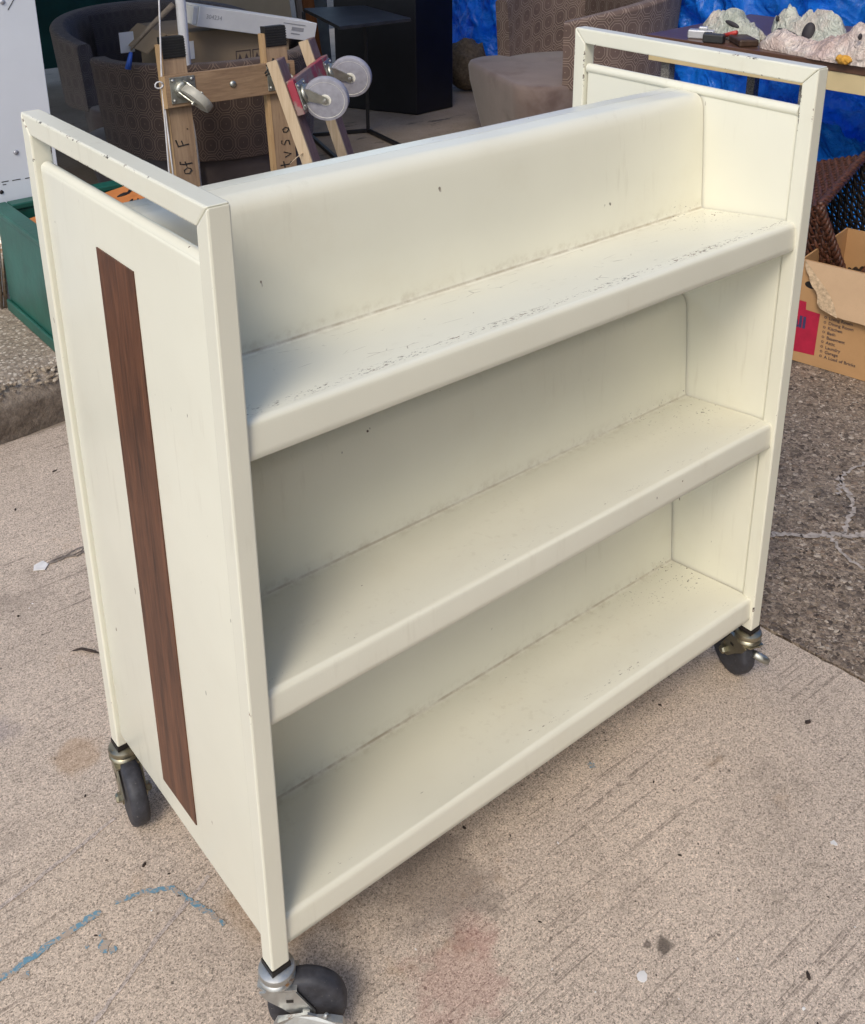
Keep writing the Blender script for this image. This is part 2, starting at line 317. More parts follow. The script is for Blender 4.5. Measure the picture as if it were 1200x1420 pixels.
# ---- concrete
def concrete(name, col, broom=True):
    t = NT(name, 0.88, 0, 0.25)
    g1 = t.noise(230, 3, 0.7); g2 = t.noise(120, 5, 0.75); big = t.noise(2.3, 5, 0.6); mid = t.noise(13, 5, 0.65)
    c = t.ramp(big, [(0.25, tuple(x * 0.80 for x in col)), (0.75, tuple(min(1, x * 1.10) for x in col))])
    c = t.mix(t.math('MULTIPLY', t.step(mid, 0.55, 0.80), 0.7), c, (0.34, 0.28, 0.22))
    # pale and dark grains
    def cell(sc):
        q = t.n('ShaderNodeSeparateColor'); t.link(t.vor(sc, out='Color'), q.inputs[0]); return q.outputs[0]
    ca, cbb = cell(480), cell(800)
    c = t.mix(1.0, c, t.ramp(ca, [(0.0, 0.46), (0.14, 0.74), (0.4, 0.97), (0.75, 1.07), (1.0, 1.26)]), 'MULTIPLY')
    c = t.mix(1.0, c, t.ramp(cbb, [(0.0, 0.62), (0.3, 0.95), (0.8, 1.08), (1.0, 1.3)]), 'MULTIPLY')
    c = t.mix(t.math('MULTIPLY', t.step(g1, 0.60, 0.70), 0.35), c, (0.62, 0.54, 0.45))
    c = t.mix(t.math('MULTIPLY', t.step(g1, 0.42, 0.32), 0.6), c, (0.12, 0.088, 0.07))
    c = t.mix(t.math('MULTIPLY', t.step(g2, 0.62, 0.72), 0.5), c, (0.12, 0.09, 0.075))
    pit = t.math('MULTIPLY', t.step(t.vor(48), 0.16, 0.06), t.step(t.noise(15, 2), 0.53, 0.63))
    c = t.mix(t.math('MULTIPLY', pit, 0.75), c, (0.055, 0.042, 0.036))
    h = t.math('ADD', t.math('MULTIPLY', ca, 0.7), t.math('MULTIPLY', g2, 0.6))
    if broom:
        bv = t.mapped((0.018, 1, 1))
        ln = t.noise(120, 4, 0.75, bv)
        on = t.math('MULTIPLY', t.step(ln, 0.55, 0.61), t.step(t.noise(2.6, 4, 0.6), 0.42, 0.56))
        brk = t.step(t.noise(45, 3, 0.6), 0.38, 0.52)
        on = t.math('MULTIPLY', on, brk)
        c = t.mix(t.math('MULTIPLY', on, 0.55), c, (0.13, 0.10, 0.08))
        # old stains: grey-black, rust, faint red
        st = t.math('MULTIPLY', t.step(t.noise(3.7, 6, 0.68, t.mapped((1, 1, 1), loc=(3.1, 1.7, 0))), 0.55, 0.76), 0.50)
        c = t.mix(st, c, (0.14, 0.11, 0.09))
        ru = t.math('MULTIPLY', t.step(t.noise(5.5, 5, 0.65, t.mapped((1, 1, 1), loc=(7.3, 4.1, 0))), 0.60, 0.74), 0.40)
        c = t.mix(ru, c, (0.34, 0.20, 0.085))
        x, y, z = t.xyz('Object')
        def spot(cx, cy, r, amt, colr, cc, ns=14, wob=0.9):
            dx = t.math('SUBTRACT', x, cx); dy = t.math('SUBTRACT', y, cy)
            d = t.math('SQRT', t.math('ADD', t.math('MULTIPLY', dx, dx), t.math('MULTIPLY', dy, dy)))
            d = t.math('ADD', d, t.math('MULTIPLY', t.math('SUBTRACT', t.noise(ns, 4, 0.6), 0.5), r * wob * 2))
            return t.mix(t.math('MULTIPLY', t.step(d, r, r * 0.45), amt), cc, colr)
        c = spot(0.232, -0.088, 0.085, 0.24, (0.36, 0.12, 0.10), c, 26)
        c = spot(0.29, -0.045, 0.05, 0.18, (0.36, 0.12, 0.10), c, 26)
        c = spot(0.4806, -0.2275, 0.016, 0.8, (0.075, 0.06, 0.05), c, 60)
        c = spot(0.465, -0.212, 0.008, 0.7, (0.085, 0.065, 0.055), c, 60)
        c = spot(0.30, 0.06, 0.12, 0.5, (0.15, 0.12, 0.10), c)
        c = spot(0.12, 0.17, 0.11, 0.35, (0.33, 0.20, 0.09), c, 9)
        c = spot(-0.12, 0.75, 0.06, 0.35, (0.20, 0.18, 0.21), c)
        c = spot(-0.02, 0.62, 0.05, 0.4, (0.40, 0.25, 0.13), c)
    t.color(c); t.bump(h, 0.55, 0.0025); return t.m
M['concrete'] = concrete('broomed_concrete', (0.59, 0.485, 0.39))
def aggregate(name, bright=1.0):
    t = NT(name, 0.8, 0, 0.3)
    nz = t.n('ShaderNodeTexNoise'); t.link(t.tc(), nz.inputs['Vector']); nz.inputs['Scale'].default_value = 130; nz.inputs['Detail'].default_value = 3
    mx = t.n('ShaderNodeVectorMath', operation='MULTIPLY_ADD'); t.link(nz.outputs['Color'], mx.inputs[0]); mx.inputs[1].default_value = (0.012, 0.012, 0.012); t.link(t.tc(), mx.inputs[2]); wv = mx.outputs[0]
    d1 = t.vor(88, wv); col1 = t.vor(88, wv, out='Color'); col2 = t.vor(230, wv, out='Color')
    s1 = t.n('ShaderNodeSeparateColor'); t.link(col1, s1.inputs[0]); s2 = t.n('ShaderNodeSeparateColor'); t.link(col2, s2.inputs[0])
    pal = lambda f: t.ramp(f, [(0.0, (0.055, 0.043, 0.036)), (0.25, (0.11, 0.09, 0.075)), (0.5, (0.165, 0.132, 0.104)), (0.75, (0.215, 0.178, 0.145)), (0.88, (0.15, 0.108, 0.08)), (0.97, (0.33, 0.285, 0.24))])
    c1 = pal(s1.outputs[0]); c2 = pal(s2.outputs[0])
    pick = t.math('GREATER_THAN', s1.outputs[1], 0.6)
    c = t.mix(pick, c2, c1)
    c = t.mix(t.math('MULTIPLY', t.step(t.math('MULTIPLY', d1, pick), 0.50, 0.80), 0.6), c, (0.055, 0.042, 0.034))
    big = t.noise(3.2, 5, 0.65)
    c = t.mix(t.math('MULTIPLY', t.step(big, 0.52, 0.70), 0.6), c, (0.045, 0.042, 0.044))
    c = t.mix(t.math('MULTIPLY', t.step(t.noise(5.5, 5, 0.65), 0.55, 0.75), 0.4), c, (0.36, 0.30, 0.24))
    c = t.mix(t.math('MULTIPLY', t.step(t.noise(260, 4, 0.7), 0.55, 0.70), 0.6), c, (0.05, 0.04, 0.033))
    if bright != 1.0: c = t.mix(1.0, c, (bright, bright * 0.97, bright * 0.92), 'MULTIPLY')
    t.color(c)
    t.bump(t.math('ADD', t.math('MULTIPLY', t.math('SUBTRACT', 1.0, d1), pick), t.math('MULTIPLY', t.noise(200, 4, 0.7), 0.7)), 0.9, 0.006); return t.m
M['aggregate'] = aggregate('exposed_aggregate', 1.75); M['kerb'] = aggregate('kerb_aggregate', 2.0)
M['floor_dark'] = aggregate('shed_floor', 1.0)
def shed_floor():
    t = NT('dusty_shed_floor', 0.85, 0, 0.25)
    c = t.ramp(t.noise(2.2, 6, 0.65), [(0.3, (0.25, 0.20, 0.15)), (0.7, (0.38, 0.31, 0.24))])
    c = t.mix(t.step(t.noise(5, 6, 0.7, t.mapped((0.6, 1.5, 1), rot=(0, 0, 0.5))), 0.56, 0.68), c, (0.10, 0.085, 0.07))
    c = t.mix(t.math('MULTIPLY', t.step(t.noise(90, 3), 0.55, 0.7), 0.3), c, (0.09, 0.07, 0.06))
    t.color(c); t.bump(t.noise(40, 5, 0.7), 0.3, 0.004); return t.m
M['floor'] = shed_floor()
M['mortar'] = simple('pale_mortar', (0.40, 0.35, 0.31), 0.85, 0, 0.4, 70, 0.8, 120)
M['kerbface'] = None
def bluepaint():
    t = NT('worn_blue_paint', 0.7)
    c = t.mix(t.step(t.math('ADD', t.noise(210, 4, 0.75), t.math('MULTIPLY', t.noise(28, 3), 0.5)), 0.72, 0.78), (0.13, 0.27, 0.36), (0.40, 0.325, 0.26))
    t.color(c); t.bump(t.noise(330, 3), 0.5, 0.002); return t.m
M['bluepaint'] = bluepaint()
M['asphalt'] = simple('asphalt', (0.055, 0.053, 0.052), 0.9, 0, 0.3, 60, 0.5, 150)

# ------------------------------------------------------------------ mesh helpers
def mk(name, bm, mat, parent=None, smooth=False, auto=None, bevel=0, bseg=2):
    if bevel:
        bmesh.ops.recalc_face_normals(bm, faces=bm.faces[:]); bm.normal_update()
        rb = bmesh.ops.bevel(bm, geom=[e for e in bm.edges if len(e.link_faces) == 2 and e.calc_face_angle(0) > 0.5], offset=bevel, segments=bseg, profile=0.5, affect='EDGES', clamp_overlap=True)
        if isinstance(mat, (list, tuple)):
            for f in rb['faces']: f.material_index = 1
    bmesh.ops.recalc_face_normals(bm, faces=bm.faces)
    me = bpy.data.meshes.new(name); bm.to_mesh(me); bm.free()
    if isinstance(mat, (list, tuple)):
        for m_ in mat: me.materials.append(M[m_])
    else: me.materials.append(M[mat])
    if smooth:
        me.polygons.foreach_set('use_smooth', [True] * len(me.polygons))
        if auto: me.set_sharp_from_angle(angle=R(auto))
    o = bpy.data.objects.new(name, me); C.objects.link(o)
    if parent is not None: attach(o, parent)
    return o
def attach(o, parent):
    o.parent = parent
    if parent.get('_world'):
        w = parent.matrix_basis
        p = parent
        inv = Matrix.Identity(4)
        if p.type == 'EMPTY': inv = p.matrix_basis.inverted()
        o.matrix_parent_inverse = inv
def thing(name, label, cat, loc=(0, 0, 0), rotz=0, group=None, world=False):
    o = bpy.data.objects.new(name, None); C.objects.link(o); o.empty_display_size = 0.1
    o.location = loc; o.rotation_euler = (0, 0, rotz); tag(o, label, cat, group)
    if world: o['_world'] = 1
    return o
def tag(o, label, cat, group=None):
    o['label'] = label; o['category'] = cat
    if group: o['group'] = group
    return o
def struct(o): o['kind'] = 'structure'; return o
def wroot(name, label, cat, loc, group=None):  # children are modelled in world coordinates
    o = thing(name, label, cat, loc, 0, group)
    o['_world'] = 1
    o.matrix_basis = Matrix.Translation(loc)
    return o
def box(bm, x0, x1, y0, y1, z0, z1, mat=None, mi=0):
    vs_ = [bm.verts.new(p) for p in [(x0, y0, z0), (x1, y0, z0), (x1, y1, z0), (x0, y1, z0), (x0, y0, z1), (x1, y0, z1), (x1, y1, z1), (x0, y1, z1)]]
    if mat is not None:
        for v in vs_: v.co = mat @ v.co
    for f in [(0, 3, 2, 1), (4, 5, 6, 7), (0, 1, 5, 4), (1, 2, 6, 5), (2, 3, 7, 6), (3, 0, 4, 7)]:
        fc = bm.faces.new([vs_[i] for i in f]); fc.material_index = mi
    return bm
def newbox(x0, x1, y0, y1, z0, z1, mat=None): return box(bmesh.new(), x0, x1, y0, y1, z0, z1, mat)
def prism(bm, pts, z0, z1, mat=None):
    b = [bm.verts.new((x, y, z0)) for x, y in pts]; t = [bm.verts.new((x, y, z1)) for x, y in pts]
    if mat is not None:
        for v in b + t: v.co = mat @ v.co
    n = len(pts); bm.faces.new(b[::-1]); bm.faces.new(t)
    for i in range(n): bm.faces.new((b[i], b[(i + 1) % n], t[(i + 1) % n], t[i]))
    return bm
def basis(o, x, y, z):
    return Matrix(((x[0], y[0], z[0], o[0]), (x[1], y[1], z[1], o[1]), (x[2], y[2], z[2], o[2]), (0, 0, 0, 1)))
def tube(bm, pts, r, seg=8, caps=True):
    pts = [Vector(p) for p in pts]; rings = []
    n = len(pts)
    rr = r if isinstance(r, (list, tuple)) else [r] * n
    ref = None
    for i, p in enumerate(pts):
        d = (pts[min(i + 1, n - 1)] - pts[max(i - 1, 0)]).normalized()
        if ref is None: ref = Vector((0, 0, 1)) if abs(d.z) < 0.9 else Vector((1, 0, 0))
        a = d.cross(ref).normalized(); b = a.cross(d).normalized(); ref = b
        rings.append([bm.verts.new(p + (a * math.cos(q) + b * math.sin(q)) * rr[i]) for q in [2 * math.pi * k / seg for k in range(seg)]])
    for i in range(n - 1):
        for k in range(seg): bm.faces.new((rings[i][k], rings[i][(k + 1) % seg], rings[i + 1][(k + 1) % seg], rings[i + 1][k]))
    if caps: bm.faces.new(rings[0][::-1]); bm.faces.new(rings[-1])
    return bm
def lathe(bm, prof, seg=32, mat=None, closed=False):  # prof: (radius, height) about local Z
    rings = []
    for r, h in prof:
        ring = []
        for k in range(seg):
            a = 2 * math.pi * k / seg; v = Vector((r * math.cos(a), r * math.sin(a), h))
            ring.append(bm.verts.new(mat @ v if mat is not None else v))
        rings.append(ring)
    m = len(rings); rng = range(m) if closed else range(m - 1)
    for i in rng:
        a, b = rings[i], rings[(i + 1) % m]
        for k in range(seg): bm.faces.new((a[k], a[(k + 1) % seg], b[(k + 1) % seg], b[k]))
    if not closed:
        if prof[0][0] > 1e-5: bm.faces.new(rings[0][::-1])
        if prof[-1][0] > 1e-5: bm.faces.new(rings[-1])
    bmesh.ops.remove_doubles(bm, verts=bm.verts[:], dist=1e-6)
    return bm
def ribbon(pts, widths, z, z2=None):  # flat irregular strip on the ground
    bm = bmesh.new(); L_, R_ = [], []
    n = len(pts)
    for i in range(n):
        a = Vector(pts[max(i - 1, 0)]); b = Vector(pts[min(i + 1, n - 1)]); d = (b - a).normalized(); nn = Vector((-d.y, d.x))
        p = Vector(pts[i]); w = widths[i] if isinstance(widths, (list, tuple)) else widths
        l = p + nn * w * random.uniform(0.6, 1.3); r = p - nn * w * random.uniform(0.6, 1.3)
        L_.append(bm.verts.new((l.x, l.y, z))); R_.append(bm.verts.new((r.x, r.y, z)))
    for i in range(n - 1): bm.faces.new((R_[i], R_[i + 1], L_[i + 1], L_[i]))
    return bm
def densify(pts, step, jit):
    out = []
    for a, b in zip(pts[:-1], pts[1:]):
        a = Vector(a); b = Vector(b); k = max(1, int((b - a).length / step))
        for i in range(k):
            p = a.lerp(b, i / k); out.append((p.x + random.uniform(-jit, jit), p.y + random.uniform(-jit, jit)))
    out.append(tuple(pts[-1])); return out
def text_mesh(name, body, size, mat, parent, M4, align='LEFT', shear=0.0, extrude=0.0, offset=0.0, space=1.0, smooth=False):
    cu = bpy.data.curves.new(name, 'FONT'); cu.body = body; cu.size = size; cu.align_x = align; cu.shear = shear; cu.extrude = extrude; cu.offset = offset; cu.space_character = space; cu.resolution_u = 3
    tmp = bpy.data.objects.new('tmp_text', cu); C.objects.link(tmp)
    bpy.context.view_layer.update()
    me = bpy.data.meshes.new_from_object(tmp.evaluated_get(bpy.context.evaluated_depsgraph_get()))
    bpy.data.objects.remove(tmp); me.transform(M4); me.name = name; me.materials.clear(); me.materials.append(M[mat])
    o = bpy.data.objects.new(name, me); C.objects.link(o)
    if parent is not None: attach(o, parent)
    return o
def fbm(x, y, z=0, s=1, oct_=4):
    v = 0; a = 1
    for i in range(oct_):
        v += a * noise.noise(Vector((x * s, y * s, z * s))); a *= 0.5; s *= 2.1
    return v

# ================================================================== GROUND
bm = bmesh.new()
gv = [bm.verts.new(p) for p in ((-300, -300, -0.03), (300, -300, -0.03), (300, 300, -0.03), (-300, 300, -0.03))]; bm.faces.new(gv)
struct(mk('ground', bm, 'asphalt'))
def sheet(name, x0, x1, y0, y1, z, mat, thick=0.025, edge_jit=0.0, n=1):
    bm = bmesh.new(); pts = []
    def seg(a, b):
        return [(a[0] + (b[0] - a[0]) * i / n + random.uniform(-edge_jit, edge_jit), a[1] + (b[1] - a[1]) * i / n + random.uniform(-edge_jit, edge_jit)) for i in range(n)]
    for a, b in (((x0, y0), (x1, y0)), ((x1, y0), (x1, y1)), ((x1, y1), (x0, y1)), ((x0, y1), (x0, y0))): pts += seg(a, b)
    prism(bm, pts, z - thick, z); return struct(mk(name, bm, mat))
# the broomed slab the cart stands on: right edge slightly skew, worn arris
def worn_edge():
    bm = bmesh.new(); n = 260; top, low, inn = [], [], []
    ys = [-2.5 + 4.215 * i / n for i in range(n + 1)]
    for y in ys:
        x = 1.1475 - 0.095 * (y - 0.0) + fbm(y, 3.3, 0, 14, 3) * 0.003
        c = 0.004 + 0.006 * max(0, fbm(y, 8.1, 0, 22, 3))
        inn.append(bm.verts.new((x - c, y, 0))); top.append(bm.verts.new((x, y, -c * 0.9))); low.append(bm.verts.new((x, y, -0.03)))
    far = [bm.verts.new((-4.0, ys[0], 0)), bm.verts.new((-4.0, ys[-1], 0))]
    for i in range(n):
        bm.faces.new((inn[i], inn[i + 1], top[i + 1], top[i])); bm.faces.new((top[i], top[i + 1], low[i + 1], low[i]))
    bm.faces.new([far[1], far[0]] + inn); return bm
struct(mk('pavement', worn_edge(), 'concrete'))
sheet('aggregate_paving', 1.155, 5.2, -2.5, 1.71, -0.006, 'aggregate', 0.02)
# joint filler lying between slab and paving is the shadow gap; the shed floor starts behind
sheet('shed_floor', -3.0, 7.5, 1.715, 6.6, -0.002, 'floor', 0.024)
bpy.data.objects['aggregate_paving'].data.transform(Matrix.Identity(4))
# shear the paving's edge to follow the slab's skew edge
for v in bpy.data.objects['aggregate_paving'].data.vertices:
    if v.co.x < 2: v.co.x = 1.1565 - 0.095 * v.co.y

# mortar repairs over the cracks in the paving
def crack(name, pts, w):
    p = densify(pts, 0.007, 0.006); o = mk(name, ribbon(p, [w * (0.55 + 0.5 * abs(fbm(i * 0.2, 1.7, 0, 1, 2))) for i in range(len(p))], -0.0025), 'mortar'); return struct(o)
crack('mortar_crack', [(1.36, 0.285), (1.4133, 0.249), (1.47, 0.19), (1.53, 0.145), (1.60, 0.09)], 0.013)
crack('mortar_crack', [(1.53, 0.145), (1.585, 0.165), (1.64, 0.185), (1.69, 0.23), (1.74, 0.285)], 0.007)
crack('mortar_crack', [(1.66, 0.235), (1.73, 0.275), (1.79, 0.285), (1.86, 0.27)], 0.006)
crack('mortar_crack', [(1.50, 0.15), (1.47, 0.11), (1.455, 0.05)], 0.006)
# loose stones standing out of the paving near the cart
def stones(name, spots, mat, seed):
    rnd = random.Random(seed); tb = bmesh.new(); bmesh.ops.create_icosphere(tb, subdivisions=1, radius=1)
    tv = [v.co.copy() for v in tb.verts]; tf = [[v.index for v in f.verts] for f in tb.faces]; tb.free()
    V, F = [], []
    for (x, y, z, s) in spots:
        m = Matrix.Translation((x, y, z)) @ Euler((rnd.uniform(-.4, .4), rnd.uniform(-.4, .4), rnd.uniform(0, 6.28))).to_matrix().to_4x4() @ Matrix.Diagonal((s * rnd.uniform(.8, 1.5), s * rnd.uniform(.6, 1.0), s * rnd.uniform(.35, .6), 1))
        b = len(V); V += [m @ (v * rnd.uniform(0.8, 1.15)) for v in tv]; F += [[b + i for i in f] for f in tf]
    me = bpy.data.meshes.new(name); me.from_pydata(V, [], F); me.materials.append(M[mat])
    o = bpy.data.objects.new(name, me); C.objects.link(o); o['kind'] = 'stuff'; return o
rnd = random.Random(3)
def stone_mat(name, stops):
    t = NT(name, 0.7, 0, 0.35); c = t.vor(75, out='Color'); s = t.n('ShaderNodeSeparateColor'); t.link(c, s.inputs[0])
    t.color(t.mix(0.3, t.ramp(s.outputs[0], stops), t.ramp(t.noise(200, 3), [(0.3, 0.3), (0.7, 1.0)]), 'MULTIPLY')); return t.m
M['stones'] = stone_mat('paving_stones', [(0, (0.05, 0.038, 0.032)), (0.35, (0.15, 0.115, 0.09)), (0.7, (0.25, 0.20, 0.155)), (0.95, (0.44, 0.38, 0.32))])
M['stones_pale'] = stone_mat('kerb_stones', [(0, (0.16, 0.12, 0.09)), (0.4, (0.30, 0.24, 0.175)), (0.75, (0.42, 0.35, 0.26)), (0.95, (0.56, 0.50, 0.42))])
sp = []
for i in range(3600):
    y = rnd.uniform(-0.25, 1.0); x = 1.17 + 1.25 * rnd.random() ** 1.4 - 0.095 * y; sp.append((x, y, -0.0055, rnd.uniform(0.0022, 0.0065)))
stones('paving_stones', sp, 'stones', 5)

# old kerb platform of exposed aggregate, broken front arris
def kerb_bm():
    bm = bmesh.new(); nx, ns = 150, 34; grid = []
    prof = []
    for k in range(ns + 1):
        q = k / ns
        if q < 0.45: prof.append((0.0, 0.142 * q / 0.45))
        else: prof.append(((q - 0.45) / 0.55 * 0.62, 0.142))
    for i in range(nx + 1):
        x = -2.0 + 2.75 * i / nx; col = []
        for (dy, z) in prof:
            y = 1.712 + 0.13 * (x - 0.216) + dy
            edge = math.exp(-((dy - 0.0) ** 2 + (z - 0.142) ** 2) / 0.0022)
            n1 = fbm(x, dy + z, 0, 26, 4)
            y += edge * 0.022 + n1 * 0.007 * (1 if dy < 0.06 else 0.25); zz = z - edge * 0.022 + (fbm(x, dy, 5, 40, 3) * 0.004 if z > 0.01 else 0)
            col.append(bm.verts.new((x, y, max(zz, -0.02) if z > 0.001 else -0.02)))
        grid.append(col)
    for i in range(nx):
        for k in range(ns): bm.faces.new((grid[i][k], grid[i + 1][k], grid[i + 1][k + 1], grid[i][k + 1]))
    for col in (grid[0], grid[-1]):
        a = bm.verts.new((col[-1].co.x, col[-1].co.y, -0.02)); bm.faces.new(col + [a])
    return bm
def kerb_mat():
    t = NT('old_kerb', 0.9, 0, 0.2); x, y, z = t.xyz('Object')
    c = t.ramp(t.noise(42, 6, 0.75), [(0.3, (0.13, 0.105, 0.085)), (0.5, (0.27, 0.225, 0.18)), (0.7, (0.45, 0.385, 0.315))])
    d = t.vor(95); cc = t.vor(95, out='Color'); s = t.n('ShaderNodeSeparateColor'); t.link(cc, s.inputs[0])
    st = t.ramp(s.outputs[0], [(0, (0.2, 0.16, 0.12)), (0.5, (0.40, 0.33, 0.26)), (0.9, (0.60, 0.54, 0.46))])
    c = t.mix(t.math('MULTIPLY', t.step(d, 0.55, 0.3), t.step(z, 0.11, 0.135)), c, st)
    low = t.math('MULTIPLY', t.step(t.math('ADD', z, t.math('MULTIPLY', t.noise(20, 4), 0.06)), 0.15, 0.10), 0.72)
    c = t.mix(low, c, t.ramp(t.noise(60, 5, 0.7), [(0.3, (0.05, 0.038, 0.030)), (0.7, (0.17, 0.13, 0.10))]))
    t.color(c); t.bump(t.math('ADD', t.noise(110, 5, 0.7), t.noise(35, 3)), 0.9, 0.006); return t.m
M['kerbface'] = kerb_mat()
struct(mk('kerb', kerb_bm(), 'kerbface', smooth=True, auto=50))
sp = []
for i in range(230):
    x = rnd.uniform(-0.1, 0.6); d = abs(rnd.gauss(0, 0.03)); sp.append((x, 1.724 + 0.13 * (x - 0.216) + d, 0.118 + min(d, 0.02), rnd.uniform(0.003, 0.010)))
for i in range(700):
    x = rnd.uniform(-0.1, 0.62); d = rnd.uniform(0.03, 0.5); sp.append((x, 1.72 + 0.13 * (x - 0.216) + d, 0.140, rnd.uniform(0.002, 0.0055)))
stones('kerb_stones', sp, 'stones_pale', 9)

# worn blue paint line and pale trowel ridges on the slab
bl = [(-0.30, 0.297), (-0.2498, 0.3059), (-0.18, 0.313), (-0.1037, 0.3156)]
struct(mk('blue_paint_line', ribbon(densify(bl, 0.006, 0.0012), 0.0055, 0.0016), 'bluepaint'))
bl = [(-0.083, 0.315), (-0.05, 0.3085), (-0.0064, 0.2849), (0.000, 0.262), (0.006, 0.245), (0.0135, 0.222), (0.0192, 0.2008), (0.024, 0.185)]
struct(mk('blue_paint_line', ribbon(densify(bl, 0.006, 0.0015), [0.0042] * 60, 0.0016), 'bluepaint'))
for px, py, r in ((-0.122, 0.262, 0.010), (-0.115, 0.250, 0.006), (-0.118, 0.283, 0.004), (-0.14, 0.277, 0.003), (0.633, 0.052, 0.0065), (-0.22, 0.29, 0.006)):
    bm = bmesh.new(); vs_ = [bm.verts.new((px + r * random.uniform(.5, 1.2) * math.cos(a), py + r * 1.2 * random.uniform(.5, 1.2) * math.sin(a), 0.0016)) for a in [2 * math.pi * k / 11 for k in range(11)]]
    bm.faces.new(vs_); struct(mk('blue_paint_speck', bm, 'bluepaint'))
M['ridge'] = concrete('smooth_trowel_ridge', (0.52, 0.44, 0.385), False)
struct(mk('trowel_ridge', ribbon(densify([(-0.30, 0.39), (-0.2142, 0.4132), (-0.10, 0.436), (-0.0217, 0.4544)], 0.01, 0.001), 0.0035, 0.0012), 'ridge'))
struct(mk('trowel_ridge', ribbon(densify([(-0.25, 0.13), (-0.1745, 0.1707), (-0.07, 0.222), (0.0442, 0.2695)], 0.01, 0.001), 0.0035, 0.0012), 'ridge'))

# unseen brick wall added behind the camera to shade the cart's front
def brick_mat():
    t = NT('brown_brick', 0.85); b = t.n('ShaderNodeTexBrick'); t.link(t.tc(), b.inputs['Vector'])
    b.inputs['Color1'].default_value = (0.19, 0.105, 0.07, 1); b.inputs['Color2'].default_value = (0.25, 0.15, 0.10, 1); b.inputs['Mortar'].default_value = (0.30, 0.27, 0.23, 1); b.inputs['Scale'].default_value = 3.5
    t.color(b.outputs['Color']); return t.m
M['brick'] = brick_mat()
struct(mk('added_shade_wall', newbox(-1.4, 9.0, -4.9, -4.3, -0.03, 6.0), 'brick'))

# ================================================================== SHED: walls, canopy, pole
o = mk('green_wall', newbox(-3.2, 3.4, 5.95, 6.05, 0.10, 2.6), 'greenwall'); tag(o, 'dark green steel wall behind the two chairs on the left', 'wall')
# canopy of cloth on poles over the back of the yard
cr = wroot('canopy', 'grey cloth canopy on a slim white pole over the stored furniture', 'canopy', (1.26, 2.6, 0))
bm = bmesh.new(); nx, ny = 26, 18; g = []
for i in range(nx + 1):
    row = []
    for j in range(ny + 1):
        x = -3.2 + 5.7 * i / nx; y = 2.15 + 3.87 * j / ny
        z = 2.55 + 0.10 * math.sin(j / ny * math.pi) - 0.04 * abs(math.sin(i / nx * math.pi * 4)) + 0.015 * fbm(x, y, 0, 2, 3)
        row.append(bm.verts.new((x, y, z)))
    g.append(row)
for i in range(nx):
    for j in range(ny): bm.faces.new((g[i][j], g[i + 1][j], g[i + 1][j + 1], g[i][j + 1]))
mk('canopy_cloth', bm, 'canopy', cr, True)
bm = bmesh.new(); tube(bm, [(1.262, 2.62, 0.0), (1.262, 2.62, 0.5), (1.255, 2.61, 2.60)], 0.0175, 20); mk('pole', bm, 'white_pipe', cr, True, 40)

# white riveted sheet metal panel at the left
pr_ = wroot('metal_panel', 'white riveted sheet metal panel standing behind the green box', 'panel', (0.0, 2.27, 0.142))
mk('sheet', newbox(-0.65, 0.645, 2.255, 2.262, 0.142, 2.25), 'whitepanel', pr_, bevel=0.002)
mk('frame', newbox(-0.64, 0.632, 2.265, 2.305, 0.15, 2.23), 'whitepanel', pr_, bevel=0.004)
def rivet(x, z, r, mat='rivet'):
    bm = bmesh.new(); lathe(bm, [(r, 0), (r * .92, r * .3), (r * .6, r * .55), (0, r * .65)], 14, basis((x, 2.2548, z), (1, 0, 0), (0, 0, 1), (0, -1, 0))); return mk('rivet', bm, mat, pr_, True)
for x, z, r in ((0.5304, 0.5988, 0.0075), (0.4496, 0.178, 0.0055), (0.5541, 1.0231, 0.0075), (0.30, 0.5988, 0.0075), (0.05, 0.5988, 0.0075)): rivet(x, z, r)
for x, z, r in ((0.4734, 0.4908, 0.006), (0.4282, 0.1847, 0.006)): rivet(x, z, r, 'plug')
bm = bmesh.new(); tube(bm, [(0.432, 2.243, 0.145), (0.452, 2.243, 0.40)], 0.006, 10); mk('rail', bm, 'rust_rod', pr_, True)
bm = bmesh.new(); tube(bm, [(0.419, 2.243, 0.145), (0.439, 2.243, 0.40)], 0.005, 10); mk('rail', bm, 'rust_rod', pr_, True)
for x0, x1, z in ((0.478, 0.498, 0.5195), (0.508, 0.532, 0.5185), (0.545, 0.57, 0.5175), (0.48, 0.49, 0.511)):
    mk('marker_dash', newbox(x0, x1, 2.2543, 2.2549, z - 0.0012, z + 0.0012), 'ink', pr_)
bm = bmesh.new(); tube(bm, [(0.566, 2.2545, 1.0), (0.60, 2.2545, 1.045)], 0.0012, 5); mk('scratch', bm, 'ink', pr_)

# ================================================================== GREEN BOX with orange board
gb = wroot('green_box', 'open green painted wooden box on the old kerb', 'box', (0.7, 2.02, 0.142))
X0, X1, Y0, Y1, Z0b, Z1b, T = 0.438, 0.92, 1.83, 2.215, 0.146, 0.452, 0.03
mk('side', newbox(X0, X0 + T, Y0, Y1, Z0b, Z1b), 'greenbox', gb, bevel=0.004)
mk('side', newbox(X1 - T, X1, Y0, Y1, Z0b, Z1b), 'greenbox', gb, bevel=0.004)
mk('side', newbox(X0 + T, X1 - T, Y0, Y0 + T, Z0b, Z1b), 'greenbox', gb, bevel=0.004)
mk('side', newbox(X0 + T, X1 - T, Y1 - T, Y1, Z0b, Z1b), 'greenbox', gb, bevel=0.004)
mk('bottom', newbox(X0 + T, X1 - T, Y0 + T, Y1 - T, Z0b, Z0b + 0.02), 'greenbox', gb)
